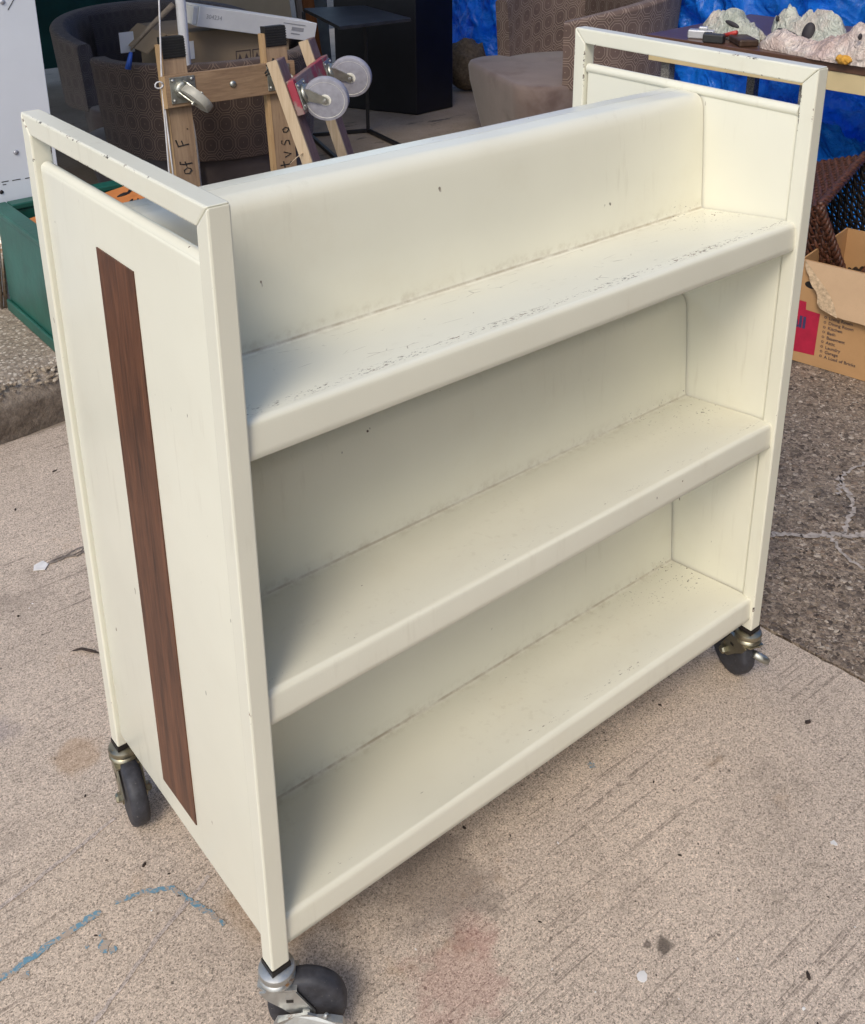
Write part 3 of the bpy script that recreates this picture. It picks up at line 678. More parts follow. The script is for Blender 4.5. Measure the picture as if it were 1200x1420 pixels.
for x0, x1, y0, y1 in ((X0 - 0.012, X0 + 0.035, Y0 - 0.012, Y1 + 0.012), (X1 - 0.035, X1 + 0.012, Y0 - 0.012, Y1 + 0.012), (X0 + 0.036, X1 - 0.036, Y0 - 0.012, Y0 + 0.035), (X0 + 0.036, X1 - 0.036, Y1 - 0.035, Y1 + 0.012)):
    mk('rim', newbox(x0, x1, y0, y1, Z1b, Z1b + 0.018), 'greenbox', gb, bevel=0.004)
for x0, x1, y0, y1 in ((X0 - 0.010, X0 - 0.001, Y0, Y1),):
    mk('foot_moulding', newbox(x0, x1, y0, y1, Z0b, Z0b + 0.035), 'greenbox', gb, bevel=0.003)
ob = wroot('orange_board', 'orange painted board with black brush marks inside the green box', 'board', (0.72, 2.02, 0.17))
bmat = Matrix.Translation((0.685, 2.03, 0.405)) @ Euler((R(14), R(-6), R(4))).to_matrix().to_4x4()
mk('board', newbox(-0.195, 0.195, -0.15, 0.14, -0.01, 0.01, bmat), 'orange_paint', ob, bevel=0.003)
for i in range(26):
    cx, cy = random.uniform(-0.17, 0.17), random.uniform(-0.12, 0.10); pts = []
    a = random.uniform(0, 6)
    for k in range(6):
        pts.append(bmat @ Vector((cx, cy, 0.0112))); cx += 0.012 * math.cos(a); cy += 0.012 * math.sin(a); a += random.uniform(-1.2, 1.2)
    bm = bmesh.new(); tube(bm, pts, [0.002, 0.005, 0.006, 0.004, 0.005, 0.0015], 6); mk('brush_mark', bm, 'ink', ob)

# ================================================================== CHAIRS
def shell(Ro, thick, z0, za, zb, half, flare=0.03, seg=64, prof_n=7):
    """upholstered wall wrapping round the seat; opens to local -Y; za at the arm ends, zb at the back"""
    bm = bmesh.new(); uvl = bm.loops.layers.uv.new('UVMap'); rings = []; uvs = []
    for i in range(seg + 1):
        a = -half + 2 * half * i / seg            # 0 = back (+Y)
        q = abs(a) / half
        ztop = zb + (za - zb) * (q ** 2.2)
        pts = []
        r = 0.022
        def P(rad, z): return (rad, z)
        fl = lambda z: flare * (z - z0) / (zb - z0)
        op = [(Ro + fl(z0), z0), (Ro + fl((z0 + ztop) / 2), (z0 + ztop) / 2), (Ro + fl(ztop - r), ztop - r)]
        for k in range(1, prof_n): 
            t_ = k / prof_n * math.pi / 2; op.append((Ro + fl(ztop) - r + r * math.cos(t_), ztop - r + r * math.sin(t_)))
        op.append((Ro + fl(ztop) - r, ztop)); op.append((Ro + fl(ztop) - thick + r, ztop))
        for k in range(1, prof_n):
            t_ = math.pi / 2 + k / prof_n * math.pi / 2; op.append((Ro + fl(ztop) - thick + r + r * math.cos(t_), ztop - r + r * math.sin(t_)))
        op += [(Ro + fl(ztop) - thick, ztop - r), (Ro - thick + fl((z0 + ztop) / 2) * 0.7, (z0 + ztop) / 2), (Ro - thick, z0)]
        s = 0; ring = []; uv = []
        prev = None
        for (rad, z) in op:
            if prev: s += math.hypot(rad - prev[0], z - prev[1])
            prev = (rad, z)
            ring.append(bm.verts.new((rad * math.sin(a), rad * math.cos(a), z))); uv.append((a * Ro, z if len(uv) < 10 else s))
        rings.append(ring); uvs.append(uv)
    m = len(rings[0])
    for i in range(seg):
        for k in range(m):
            k2 = (k + 1) % m
            f = bm.faces.new((rings[i][k], rings[i][k2], rings[i + 1][k2], rings[i + 1][k]))
            for lp, (ii, kk) in zip(f.loops, ((i, k), (i, k2), (i + 1, k2), (i + 1, k))): lp[uvl].uv = uvs[ii][kk] if k2 else (uvs[ii][kk][0], uvs[ii][k][1])
    for ring, s in ((rings[0], 1), (rings[-1], -1)):
        f = bm.faces.new(ring)
        for lp in f.loops: lp[uvl].uv = (math.hypot(lp.vert.co.x, lp.vert.co.y), lp.vert.co.z)
    return bm
def dshape(w, back, front, n=20, r=0.14):
    pts = []
    for k in range(n + 1):
        a = math.pi * k / n; pts.append((w * math.cos(a), back * math.sin(a)))           # back half
    for k in range(9):
        a = math.pi + math.pi / 2 * k / 8; pts.append((-w + r + r * math.cos(a), -front + r + r * math.sin(a)))
    for k in range(9):
        a = 1.5 * math.pi + math.pi / 2 * k / 8; pts.append((w - r + r * math.cos(a), -front + r + r * math.sin(a)))
    return pts
def loft(bm, outline, levels):  # levels: (z, scale, inset)
    rings = []
    for z, s in levels: rings.append([bm.verts.new((x * s, y * s, z)) for x, y in outline])
    n = len(outline)
    for a, b in zip(rings[:-1], rings[1:]):
        for i in range(n): bm.faces.new((a[i], a[(i + 1) % n], b[(i + 1) % n], b[i]))
    bm.faces.new(rings[0][::-1]); bm.faces.new(rings[-1]); return bm
def chair(label, loc, rotz, fab, sue, Ro=0.40, za=0.66, zb=0.76, half=2.15, front=0.40, cushion=True, w=0.36, seat=0.375):
    t = thing('barrel_chair', label, 'chair', loc, rotz, 'barrel lounge chairs in the shed')
    mk('backrest', shell(Ro, 0.075, seat - 0.02, za, zb, half), fab, t, True, 50)
    bm = bmesh.new(); loft(bm, dshape(w, Ro * 0.94, front), [(0.015, 0.86), (0.05, 0.88), (seat - 0.10, 0.985), (seat - 0.025, 1.0), (seat - 0.006, 0.985), (seat, 0.955)])
    mk('seat', bm, sue, t, True, 60)
    bm = bmesh.new(); lathe(bm, [(0.24, 0), (0.24, 0.014)], 32); mk('base', bm, 'blackmetal', t)
    if cushion:
        bm = bmesh.new(); uvl = bm.loops.layers.uv.new('UVMap'); n, mz = 24, 10; g = []
        for i in range(n + 1):
            a = -1.0 + 2.0 * i / n; col = []
            for j in range(mz + 1):
                z = seat + 0.005 + (zb - 0.03 - seat) * j / mz
                th = 0.085 * (math.sin(math.pi * min(1, max(0, 0.04 + 0.92 * i / n))) ** 0.3) * (math.sin(math.pi * (0.12 + 0.8 * j / mz)) ** 0.5)
                rad = Ro - 0.085 - th + 0.004 * fbm(a * 3, z * 3, 1, 4, 2); col.append((bm.verts.new((rad * math.sin(a), rad * math.cos(a), z)), (a * Ro, z)))
            g.append(col)
        for i in range(n):
            for j in range(mz):
                q = (g[i][j], g[i][j + 1], g[i + 1][j + 1], g[i + 1][j]); f = bm.faces.new([v for v, _ in q])
                for lp, (_, uv) in zip(f.loops, q): lp[uvl].uv = uv
        ge = bm.faces[:]; bmesh.ops.solidify(bm, geom=ge, thickness=-0.02); mk('back_cushion', bm, fab, t, True, 60)
    return t
chair('dark patterned barrel chair by the green wall, furthest left', (1.68, 3.74, 0), R(-15), 'fabric_dim', 'suede', Ro=0.43, za=0.64, zb=0.72)
chB = chair('dark barrel chair seen from outside, holding a cardboard box, behind the plain wooden dolly', (1.50, 2.94, 0), R(-162), 'fabric', 'suede', Ro=0.40, za=0.69, zb=0.71, cushion=False)
chair('taupe patterned barrel chair with pale seat in front of the blue tarp', (3.50, 2.90, 0), R(-110), 'fabric_C', 'suede_C', Ro=0.47, za=0.66, zb=0.78, front=0.46, w=0.41)

# cardboard box standing in the chair, long white carton on it
cb = wroot('cardboard_box', 'dull cardboard box with warning triangles standing in the dark chair', 'box', (1.55, 2.95, 0.38))
bx = Matrix.Translation((1.53, 2.92, 0.38)) @ Matrix.Rotation(R(-6), 4, 'Z')
mk('carton', newbox(-0.235, 0.24, -0.16, 0.16, 0.0, 0.405, bx), 'card_grey', cb, bevel=0.003)
fl = bx @ Matrix.Translation((-0.235, 0, 0.405)) @ Matrix.Rotation(R(-38), 4, 'Y')
mk('flap', newbox(-0.10, 0.0, -0.155, 0.155, 0.0, 0.004, fl), 'card_grey', cb)
mk('label_sheet', newbox(-0.225, -0.14, -0.1625, -0.1605, 0.31, 0.375, bx), 'paper', cb)
for k in (0.0, 0.075):
    for (a, b, c_, d) in ((0.02, 0.08, 0.272, 0.275), (0.02, 0.08, 0.318, 0.321), (0.02, 0.023, 0.275, 0.318), (0.077, 0.08, 0.275, 0.318)):
        mk('print_line', newbox(a + k * .9, b + k * .9, -0.1614, -0.1604, c_, d, bx), 'listink', cb)
for cx in (0.036, 0.062, 0.105, 0.13):
    bm = bmesh.new(); vs_ = [bm.verts.new(bx @ Vector((cx + dx, -0.1612, 0.28 + dz))) for dx, dz in ((-0.011, 0), (0.011, 0), (0, 0.03))]; bm.faces.new(vs_); mk('print_triangle', bm, 'listink', cb)
wb = wroot('long_carton', 'long white carton lying tilted on top of the cardboard box', 'carton', (1.6, 2.9, 0.79))
p0 = Vector((1.355, 2.70, 0.815)); p1 = Vector((1.855, 2.72, 0.70)); ax = (p1 - p0).normalized(); ay = Vector((0.05, 1, 0.02)); ay = (ay - ax * ay.dot(ax)).normalized(); az = ax.cross(ay)
wm = basis(p0, ax, ay, az); WL = (p1 - p0).length
mk('carton', newbox(0, WL, 0, 0.11, 0.003, 0.075, wm), 'whitebox', wb, bevel=0.002)
mk('end_flap', newbox(-0.02, -0.001, 0.004, 0.106, 0.008, 0.07, wm), 'whitebox', wb, bevel=0.002)
text_mesh('lettering', '304234', 0.022, 'greyprint', wb, wm @ basis((0.03, -0.0012, 0.035), (1, 0, 0), (0, 0, 1), (0, -1, 0)))
for k, (a, b, c_, d) in enumerate(((0.36, 0.46, 0.058, 0.061), (0.40, 0.455, 0.036, 0.049), (0.40, 0.44, 0.022, 0.026), (0.33, 0.365, 0.028, 0.045))):
    mk('print_block', newbox(a, b, -0.0012, -0.0004, c_, d, wm), 'greyprint' if k < 3 else 'paper', wb)
ps = mk('paper_sheet', newbox(1.19, 1.245, 3.00, 3.003, 0.70, 0.775), 'paper'); tag(ps, 'small white paper sheet tucked beside the cardboard box in the chair', 'paper')
# strap, blue marker and string
bm = bmesh.new(); tube(bm, [(1.235, 2.62, 0.915), (1.16, 2.66, 0.84), (1.10, 2.70, 0.765)], [0.011, 0.010, 0.004], 6)
tag(mk('strap', bm, 'strap', None, True), 'taupe webbing strap hanging above the dark chairs', 'strap')
bm = bmesh.new(); tube(bm, [(1.10, 2.70, 0.757), (1.085, 2.705, 0.70)], [0.006, 0.012], 8)
tag(mk('marker', bm, 'bluepen', None, True), 'small blue marker hanging from the end of the strap', 'marker')
sr = wroot('string', 'white string tied in a small loop hanging by the wooden dolly', 'string', (1.06, 2.42, 0.1))
bm = bmesh.new(); tube(bm, [(1.10, 2.42, 1.6), (1.085, 2.40, 1.0), (1.062, 2.395, 0.70), (1.055, 2.39, 0.40), (1.045, 2.38, 0.1)], 0.0028, 6); mk('strand', bm, 'string', sr, True)
bm = bmesh.new(); tube(bm, [(1.063, 2.397, 0.70), (1.068, 2.39, 0.42), (1.07, 2.38, 0.12)], 0.0028, 6); mk('strand', bm, 'string', sr, True)
bm = bmesh.new(); tube(bm, [(1.062 - 0.012 + 0.014 * math.cos(a), 2.39, 0.70 + 0.011 * math.sin(a)) for a in [k * 0.7 for k in range(10)]], 0.0025, 6); mk('loop', bm, 'string', sr, True)

# ================================================================== DOLLIES
def dcaster(parent, Mb, trail, h=0.085, wr=0.038, ww=0.022, wheel='grey_wheel', rim='grey_wheel', plate=0.075, fork='caster_grey', face=None):
    """swivel caster; Mb local Z points away from the board, trail = angle of the wheel offset in the board plane"""
    m = Mb @ Matrix.Rotation(trail, 4, 'Z')
    pl = mk('caster', newbox(-plate / 2, plate / 2, -plate / 2, plate / 2, 0, 0.0035, Mb), fork, parent, bevel=0.001)
    off = 0.035; cz = h - wr
    bm = bmesh.new(); lathe(bm, [(0.030, 0.0035), (0.031, 0.008), (0.029, 0.013), (0.025, 0.017), (0.018, 0.019)], 24, Mb); sub('swivel_race', bm, fork, pl, True)
    for s in (-1, 1):
        y0 = s * (ww / 2 + 0.004); y1 = y0 + s * 0.003
        out = [(-0.024, 0.014), (0.020, 0.014), (off + 0.012, cz - 0.004), (off + 0.009, cz + 0.009), (off - 0.006, cz + 0.011), (-0.016, 0.030)]
        bm = bmesh.new(); a = [bm.verts.new(m @ Vector((x, y0, z))) for x, z in out]; b = [bm.verts.new(m @ Vector((x, y1, z))) for x, z in out]
        bm.faces.new(a); bm.faces.new(b[::-1])
        for i in range(len(out)): bm.faces.new((a[i], b[i], b[(i + 1) % len(out)], a[(i + 1) % len(out)]))
        sub('fork', bm, fork, pl)
    wm_ = m @ basis((off, 0, cz), (1, 0, 0), (0, 0, -1), (0, 1, 0))
    hw = ww / 2
    bm = bmesh.new(); lathe(bm, [(wr * .86, -hw), (wr * .97, -hw * .9), (wr, -hw * .5), (wr, hw * .5), (wr * .97, hw * .9), (wr * .86, hw)], 40, wm_, False); sub('tyre', bm, rim, pl, True, 40)
    bm = bmesh.new(); lathe(bm, [(0.0, -hw * 1.06), (wr * .25, -hw * 1.06), (wr * .3, -hw * .8), (wr * .75, -hw * .8), (wr * .84, -hw * 1.04), (wr * .84, hw * 1.04), (wr * .75, hw * .8), (wr * .3, hw * .8), (wr * .25, hw * 1.06), (0, hw * 1.06)], 40, wm_); sub('hub', bm, wheel, pl, True, 40)
    bm = bmesh.new(); lathe(bm, [(0.0, -hw - 0.012), (0.006, -hw - 0.011), (0.0065, -hw - 0.007), (0.0065, hw + 0.007), (0.006, hw + 0.011), (0, hw + 0.012)], 14, wm_); sub('axle_bolt', bm, 'zinc', pl, True, 40)
    for sx in (-1, 1):
        for sy in (-1, 1):
            bm = bmesh.new(); lathe(bm, [(0.0058, 0.0035), (0.0056, 0.0065), (0.003, 0.008), (0, 0.0085)], 12, Mb @ Matrix.Translation((sx * plate * .38, sy * plate * .38, 0))); sub('plate_bolt', bm, 'zinc', pl, True)
    return pl
def sub(name, bm, mat, parent, smooth=False, auto=None):
    o = mk(name, bm, mat, None, smooth, auto); o.parent = parent
    return o     # parent mesh sits at its thing's frame with no own offset
# --- plain dolly standing on end: local x across, y along the rails (up), z towards the viewer
d1 = wroot('furniture_dolly', 'plain wooden furniture dolly with black handwriting, stood on end', 'dolly', (1.30, 2.35, 0), 'furniture dollies stood on end')
ux = Vector((0.457, -0.04, 0.0)).normalized(); uy = Vector((0.010, 0.055, 0.775)); uy = (uy - ux * uy.dot(ux)).normalized(); uz = ux.cross(uy)
D1 = basis((1.068, 2.385, 0.004), ux, uy, uz)
if uz.y > 0: raise Exception('dolly faces away')
for x0 in (0.0, 0.457 - 0.092):
    rl = mk('rail', newbox(x0 + 0.012, x0 + 0.092, 0.0, 0.815, 0.0, 0.022, D1), 'dolly_wood', d1, bevel=0.0015)
    sub('rail_edge', newbox(x0, x0 + 0.0115, 0.0, 0.818, -0.004, 0.024, D1), 'dolly_edge', rl)
    bm = newbox(x0 + 0.014, x0 + 0.090, 0.772, 0.838, 0.0225, 0.026, D1)
    box(bm, x0 + 0.014, x0 + 0.090, 0.8155, 0.840, -0.012, 0.0224, D1)
    for k in range(7): box(bm, x0 + 0.013, x0 + 0.091, 0.776 + k * 0.0085, 0.7805 + k * 0.0085, 0.0262, 0.0285, D1)
    sub('rubber_pad', bm, 'pad', rl)
for yy in (0.615, 0.045):
    cbo = mk('cross_board', newbox(0.004, 0.47, yy, yy + 0.105, 0.0225, 0.045, D1), 'dolly_cross', d1, bevel=0.002)
    sub('board_end', newbox(-0.0085, 0.0035, yy + 0.0, yy + 0.105, 0.0228, 0.0448, D1), 'dolly_edge', cbo)
    bm = bmesh.new(); lathe(bm, [(0.012, 0.0), (0.012, 0.002), (0.009, 0.006), (0, 0.0085)], 18, D1 @ Matrix.Translation((0.235, yy + 0.052, 0.0452))); sub('carriage_bolt', bm, 'caster_grey', cbo, True)
    for xx, tr in ((0.060, R(-48)), (0.405, R(-60))):
        dcaster(d1, D1 @ Matrix.Translation((xx, yy + 0.055, 0.0452)), tr, 0.112, 0.056, 0.030, plate=0.086)
bm = bmesh.new()
for i in range(26):
    a = i * 2.4; p = D1 @ Vector((0.375 + 0.014 * math.cos(a) + random.uniform(-.008, .008), 0.70 + 0.018 * math.sin(a) + random.uniform(-.006, .006), 0.072 + random.uniform(-.008, .010)))
    q = p + Vector((random.uniform(-.02, .02), random.uniform(-.01, .01), random.uniform(-.02, .02))); tube(bm, [p, (p + q) / 2 + Vector((0, -.004, .004)), q], 0.003, 5)
hr = mk('tangled_thread', bm, 'ink', d1, True)
GLY = {'F': [[(0, 0), (0.05, 1.0)], [(0.02, 0.98), (0.62, 1.05)], [(0.03, 0.52), (0.45, 0.58)]], 'o': [[(0.25, 0.0), (0.05, 0.22), (0.12, 0.5), (0.36, 0.52), (0.48, 0.28), (0.36, 0.04), (0.2, 0.01)]],
       'f': [[(0.2, -0.1), (0.25, 0.6), (0.38, 0.95), (0.58, 0.9)], [(0.02, 0.42), (0.5, 0.5)]], 's': [[(0.5, 0.62), (0.25, 0.7), (0.12, 0.5), (0.4, 0.3), (0.38, 0.06), (0.02, 0.02)]], '.': [[(0.0, 0.0), (0.07, 0.03)]],
       'd': [[(0.4, 0.4), (0.12, 0.36), (0.05, 0.1), (0.3, 0.02), (0.44, 0.3)], [(0.48, 1.0), (0.45, 0.4), (0.52, 0.0)]], 't': [[(0.22, 0.95), (0.2, 0.2), (0.36, 0.0)], [(0.0, 0.6), (0.5, 0.66)]], 'v': [[(0.0, 0.5), (0.2, 0.0), (0.46, 0.55)]], 'y': [[(0.0, 0.5), (0.2, 0.1)], [(0.48, 0.55), (0.2, 0.0), (0.02, -0.42)]]}
def hand(ch, size, x, y, rz):
    bm = bmesh.new(); m = D1 @ Matrix.Translation((x, y, 0.0226)) @ Matrix.Rotation(rz, 4, 'Z')
    for st in GLY[ch]:
        tube(bm, [m @ Vector((u * size + random.uniform(-.001, .001), v * size + random.uniform(-.001, .001), 0)) for u, v in st], [0.0022 * random.uniform(0.7, 1.25) for _ in st], 6)
    mk('lettering', bm, 'ink', d1)
for ch, yy, sz in (('F', 0.485, 0.040), ('.', 0.535, 0.03), ('o', 0.385, 0.050), ('f', 0.412, 0.040), ('s', 0.315, 0.050), ('d', 0.255, 0.05)): hand(ch, sz, 0.068, yy, R(97))
for ch, yy, sz in (('d', 0.315, 0.048), ('t', 0.35, 0.046), ('v', 0.385, 0.046), ('s', 0.425, 0.046), ('o', 0.47, 0.042)): hand(ch, sz, 0.437, yy, R(94))
# --- red-stained dolly leaning on it, casters to the right
d2 = wroot('furniture_dolly', 'weathered wooden dolly with red stained cross board and big white wheels', 'dolly', (1.6, 2.1, 0), 'furniture dollies stood on end')
wx = Vector((0.74, 0.67, 0)).normalized(); nn = Vector((0.66, -0.74, 0)).normalized()
wy = (Vector((0, 0, 1)) * math.cos(R(17)) - nn * math.sin(R(17))).normalized(); wz = wx.cross(wy)
T1 = Vector((1.288, 2.10, 0.782)); LEN = 0.81
D2 = basis(T1 - wy * LEN, wx, wy, wz)
for x0 in (0.0, 0.37):
    rl = mk('rail', newbox(x0 + 0.007, x0 + 0.085, 0.0, LEN, 0.0, 0.030, D2), 'red_wood', d2, bevel=0.003)
    bm = newbox(x0 - 0.004, x0 + 0.0065, 0.0, LEN + 0.004, -0.004, 0.031, D2); sub('rail_edge', bm, 'pale_edge', rl)
cbo = mk('cross_board', newbox(0.006, 0.445, LEN - 0.185, LEN - 0.07, 0.0312, 0.057, D2), 'red_cross', d2, bevel=0.003)
mk('cross_board', newbox(0.006, 0.445, 0.07, 0.185, 0.0312, 0.057, D2), 'red_cross', d2, bevel=0.003)
for xx, tr in ((0.055, R(-78)), (0.40, R(-78))):
    dcaster(d2, D2 @ Matrix.Translation((xx, LEN - 0.128, 0.0573)), tr, 0.140, 0.074, 0.03, 'pale_wheel', 'wheel_rim_grey', 0.088)
for xx, tr in ((0.055, R(-60)), (0.40, R(-60))):
    dcaster(d2, D2 @ Matrix.Translation((xx, 0.128, 0.0573)), tr, 0.140, 0.074, 0.03, 'pale_wheel', 'wheel_rim_grey', 0.088)
for k in range(3):
    bm = bmesh.new(); a = D2 @ Vector((-0.005, LEN - 0.30 - 0.1 * k, 0.01)); tube(bm, [a, a + Vector((-0.03, -0.01, -0.008)), a + Vector((-0.055, -0.012, -0.022 + 0.01 * k))], [0.002, 0.0015, 0.0006], 5); mk('splinter', bm, 'pale_edge', d2)

# ================================================================== C-TABLE, PEDESTAL, LEANING BOARDS
ct = wroot('side_table', 'black C-shaped metal side table in front of the black pedestal', 'table', (2.65, 3.5, 0))
A1, A2, A3, A4 = Vector((2.49, 3.80, .65)), Vector((2.31, 3.22, .65)), Vector((2.70, 3.20, .65)), Vector((2.775, 3.68, .65))
bm = bmesh.new(); prism(bm, [(p.x, p.y) for p in (A1, A2, A3, A4)], 0.638, 0.655); mk('table_top', bm, 'black_top', ct, bevel=0.002)
def sqbar(a, b, w=0.018):
    a = Vector(a); b = Vector(b); d = (b - a).normalized(); r_ = Vector((0, 0, 1)) if abs(d.z) < .9 else Vector((0.8, -0.6, 0)); x = d.cross(r_).normalized(); y = x.cross(d)
    return newbox(-w / 2, w / 2, -w / 2, w / 2, 0, (b - a).length, basis(a, x, y, d))
for q in (A1, A4): mk('leg', sqbar((q.x, q.y, 0.009), (q.x, q.y, 0.638)), 'blackmetal', ct, bevel=0.001)
for q, r_ in ((A1, A2), (A4, A3)): mk('foot_bar', sqbar((q.x, q.y, 0.0095), (r_.x, r_.y, 0.0095)), 'blackmetal', ct, bevel=0.001)
mk('foot_bar', sqbar((A2.x, A2.y, 0.0095), (A3.x, A3.y, 0.0095)), 'blackmetal', ct, bevel=0.001)
mk('foot_bar', sqbar((A1.x, A1.y, 0.0095), (A4.x, A4.y, 0.0095)), 'blackmetal', ct, bevel=0.001)
bm = bmesh.new(); prism(bm, [(2.98, 4.27), (3.20, 3.81), (3.475, 3.83), (3.68, 4.08), (3.60, 4.45), (3.22, 4.55)], 0.001, 1.25)
o = mk('pedestal', bm, 'pedestal', None, bevel=0.004); tag(o, 'tall black faceted pedestal on the shed floor', 'pedestal')
# boards leaning at the back
def board(name, label, a, b, w, t_, mat, cat='board', grp=None):
    a = Vector(a); b = Vector(b); d = (b - a).normalized(); x = Vector((1, -0.25, 0)); x = (x - d * x.dot(d)).normalized(); y = d.cross(x)
    o = mk(name, newbox(-w / 2, w / 2, -t_ / 2, t_ / 2, 0, (b - a).length, basis(a, x, y, d)), mat, None, bevel=0.002); return tag(o, label, cat, grp)
board('plank', 'orange brown plank leaning left of the black pedestal', (3.10, 4.62, 0.012), (2.98, 4.72, 1.5), 0.07, 0.03, 'orange_wood', 'plank')
board('plank', 'thin grey weathered plank leaning beside the orange one', (2.98, 4.55, 0.012), (2.90, 4.66, 1.5), 0.035, 0.03, 'grey_wood', 'plank')
board('corrugated_sheet', 'strip of grey corrugated metal behind the pedestal', (3.22, 4.80, 0.012), (3.18, 4.86, 1.5), 0.16, 0.006, 'corrug', 'sheet')
board('hardboard_panel', 'large tan hardboard panel leaning behind the white carton', (2.58, 4.55, 0.012), (2.55, 4.75, 1.4), 0.62, 0.02, 'hardboard', 'panel')
board('plank', 'short orange brown plank beside the tan hardboard panel', (2.12, 4.62, 0.012), (2.07, 4.75, 1.4), 0.07, 0.03, 'orange_wood', 'plank')
board('pole_stick', 'thin tan stick against the green wall above the left chair', (1.62, 5.86, 0.02), (1.66, 5.92, 2.0), 0.028, 0.028, 'hardboard', 'stick')
# burlap lump
bm = bmesh.new(); bmesh.ops.create_icosphere(bm, subdivisions=4, radius=1)
for v in bm.verts:
    n_ = v.co.normalized(); v.co = Vector((0.13 * n_.x, 0.12 * n_.y, 0.155 + 0.155 * n_.z)) * (1 + 0.10 * fbm(n_.x, n_.y, n_.z, 2.2, 3))
    if v.co.z < 0.003: v.co.z = 0.003
bm.transform(Matrix.Translation((3.83, 4.12, 0)))
tag(mk('burlap_bundle', bm, 'burlap', None, True), 'brown burlap bundle on the floor between pedestal and blue tarp', 'bundle')

# ================================================================== BLUE TARP
def tarp_bm(A, B, H0, H1, nx, nz, seed, bulge=0.0, gather=9):
    A = Vector(A); B = Vector(B); d = (B - A); ln = d.length; d.normalize(); nrm = Vector((-d.y, d.x, 0))
    bm = bmesh.new(); g = []
    for i in range(nx + 1):
        row = []; u = i / nx
        for j in range(nz + 1):
            v = j / nz; z = H0 + (H1 - H0) * v; s = u * ln
            f = 0.055 * math.sin(s * gather + 1.5 * fbm(s, z, seed, 1.3, 2) * 2) * (0.35 + 0.65 * v)
            w = abs(fbm(s + 0.3 * z, z * 0.8, seed, 3.2, 4)); f += 0.10 * (0.4 - w)
            w2 = abs(fbm(s * .7 - z, z * 1.3 + s * .5, seed + 9, 6, 2)); f += 0.03 * (0.4 - w2)
            f += bulge * (1 - v) ** 2
            p = A + d * s - nrm * f
            row.append(bm.verts.new((p.x, p.y, max(0.004, z + 0.02 * fbm(s, z, seed, 3, 2)))))
        g.append(row)
    for i in range(nx):
        for j in range(nz): bm.faces.new((g[i][j], g[i + 1][j], g[i + 1][j + 1], g[i][j + 1]))
    bmesh.ops.solidify(bm, geom=bm.faces[:], thickness=0.002)
    return bm
o = mk('tarp', tarp_bm((4.30, 5.2, 0), (3.85, 2.6, 0), 0.0, 2.35, 150, 130, 2.0, 0.0), 'tarp', None, True); tag(o, 'blue plastic tarp hanging as a back wall left of the taupe chair', 'tarp', 'blue tarps')
o = mk('tarp', tarp_bm((3.86, 2.62, 0), (3.55, -0.6, 0), 0.0, 2.35, 190, 140, 6.0, 0.06), 'tarp', None, True); tag(o, 'blue plastic tarp hanging crumpled behind the brown table', 'tarp', 'blue tarps')
# a heap of tarp on the ground under the table
bm = bmesh.new(); nx = ny = 90; g = []
for i in range(nx + 1):
    row = []
    for j in range(ny + 1):
        x = 2.95 + 0.75 * i / nx; y = 0.35 + 1.5 * j / ny
        e = (1 - (2 * i / nx - 1) ** 4) * (1 - (2 * j / ny - 1) ** 4)
        z = 0.004 + e * (0.30 + 0.14 * fbm(x, y, 1, 1.8, 2) + 0.11 * (0.5 - abs(fbm(x, y, 4, 4.2, 3))) + 0.04 * (0.5 - abs(fbm(x, y, 8, 11, 3))))
        row.append(bm.verts.new((x + 0.03 * fbm(x, y, 3, 5, 2), y + 0.03 * fbm(x, y, 5, 5, 2), max(0.003, z))))
    g.append(row)
for i in range(nx):
    for j in range(ny): bm.faces.new((g[i][j], g[i + 1][j], g[i + 1][j + 1], g[i][j + 1]))
o = mk('tarp', bm, 'tarp', None, True); tag(o, 'heap of blue tarp bunched on the ground under the brown table', 'tarp', 'blue tarps')

# ================================================================== TABLE WITH MASKS
tr_ = wroot('folding_table', 'brown topped table with cream edge standing before the blue tarp', 'table', (3.1, 1.15, 0))
tm = Matrix.Translation((2.785, 1.86, 0)) @ Matrix.Rotation(R(3.5), 4, 'Z')   # local -Y runs along the near edge
TZ = 0.74
mk('table_top', newbox(0.0, 0.72, -1.9, 0.0, TZ - 0.03, TZ, tm), 'table_top', tr_, bevel=0.003)
mk('apron', newbox(0.004, 0.024, -1.88, -0.02, TZ - 0.095, TZ - 0.0305, tm), 'apron', tr_, bevel=0.002)
mk('apron', newbox(0.70, 0.716, -1.88, -0.02, TZ - 0.095, TZ - 0.0305, tm), 'apron', tr_, bevel=0.002)
mk('apron', newbox(0.025, 0.699, -0.036, -0.02, TZ - 0.095, TZ - 0.0305, tm), 'apron', tr_, bevel=0.002)
for x, y in ((0.05, -0.08), (0.05, -0.66), (0.05, -1.82), (0.66, -0.08), (0.66, -1.82)):
    mk('leg', newbox(x - 0.019, x + 0.019, y - 0.019, y + 0.019, 0.0, TZ - 0.0305, tm), 'speckleg', tr_, bevel=0.002)
def ellip(bm, c, r, rot=(0, 0, 0)):
    m = Matrix.Translation(c) @ Euler(rot).to_matrix().to_4x4() @ Matrix.Diagonal((*r, 1)); q = bmesh.ops.create_icosphere(bm, subdivisions=3, radius=1)
    for v in q['verts']: v.co = m @ v.co
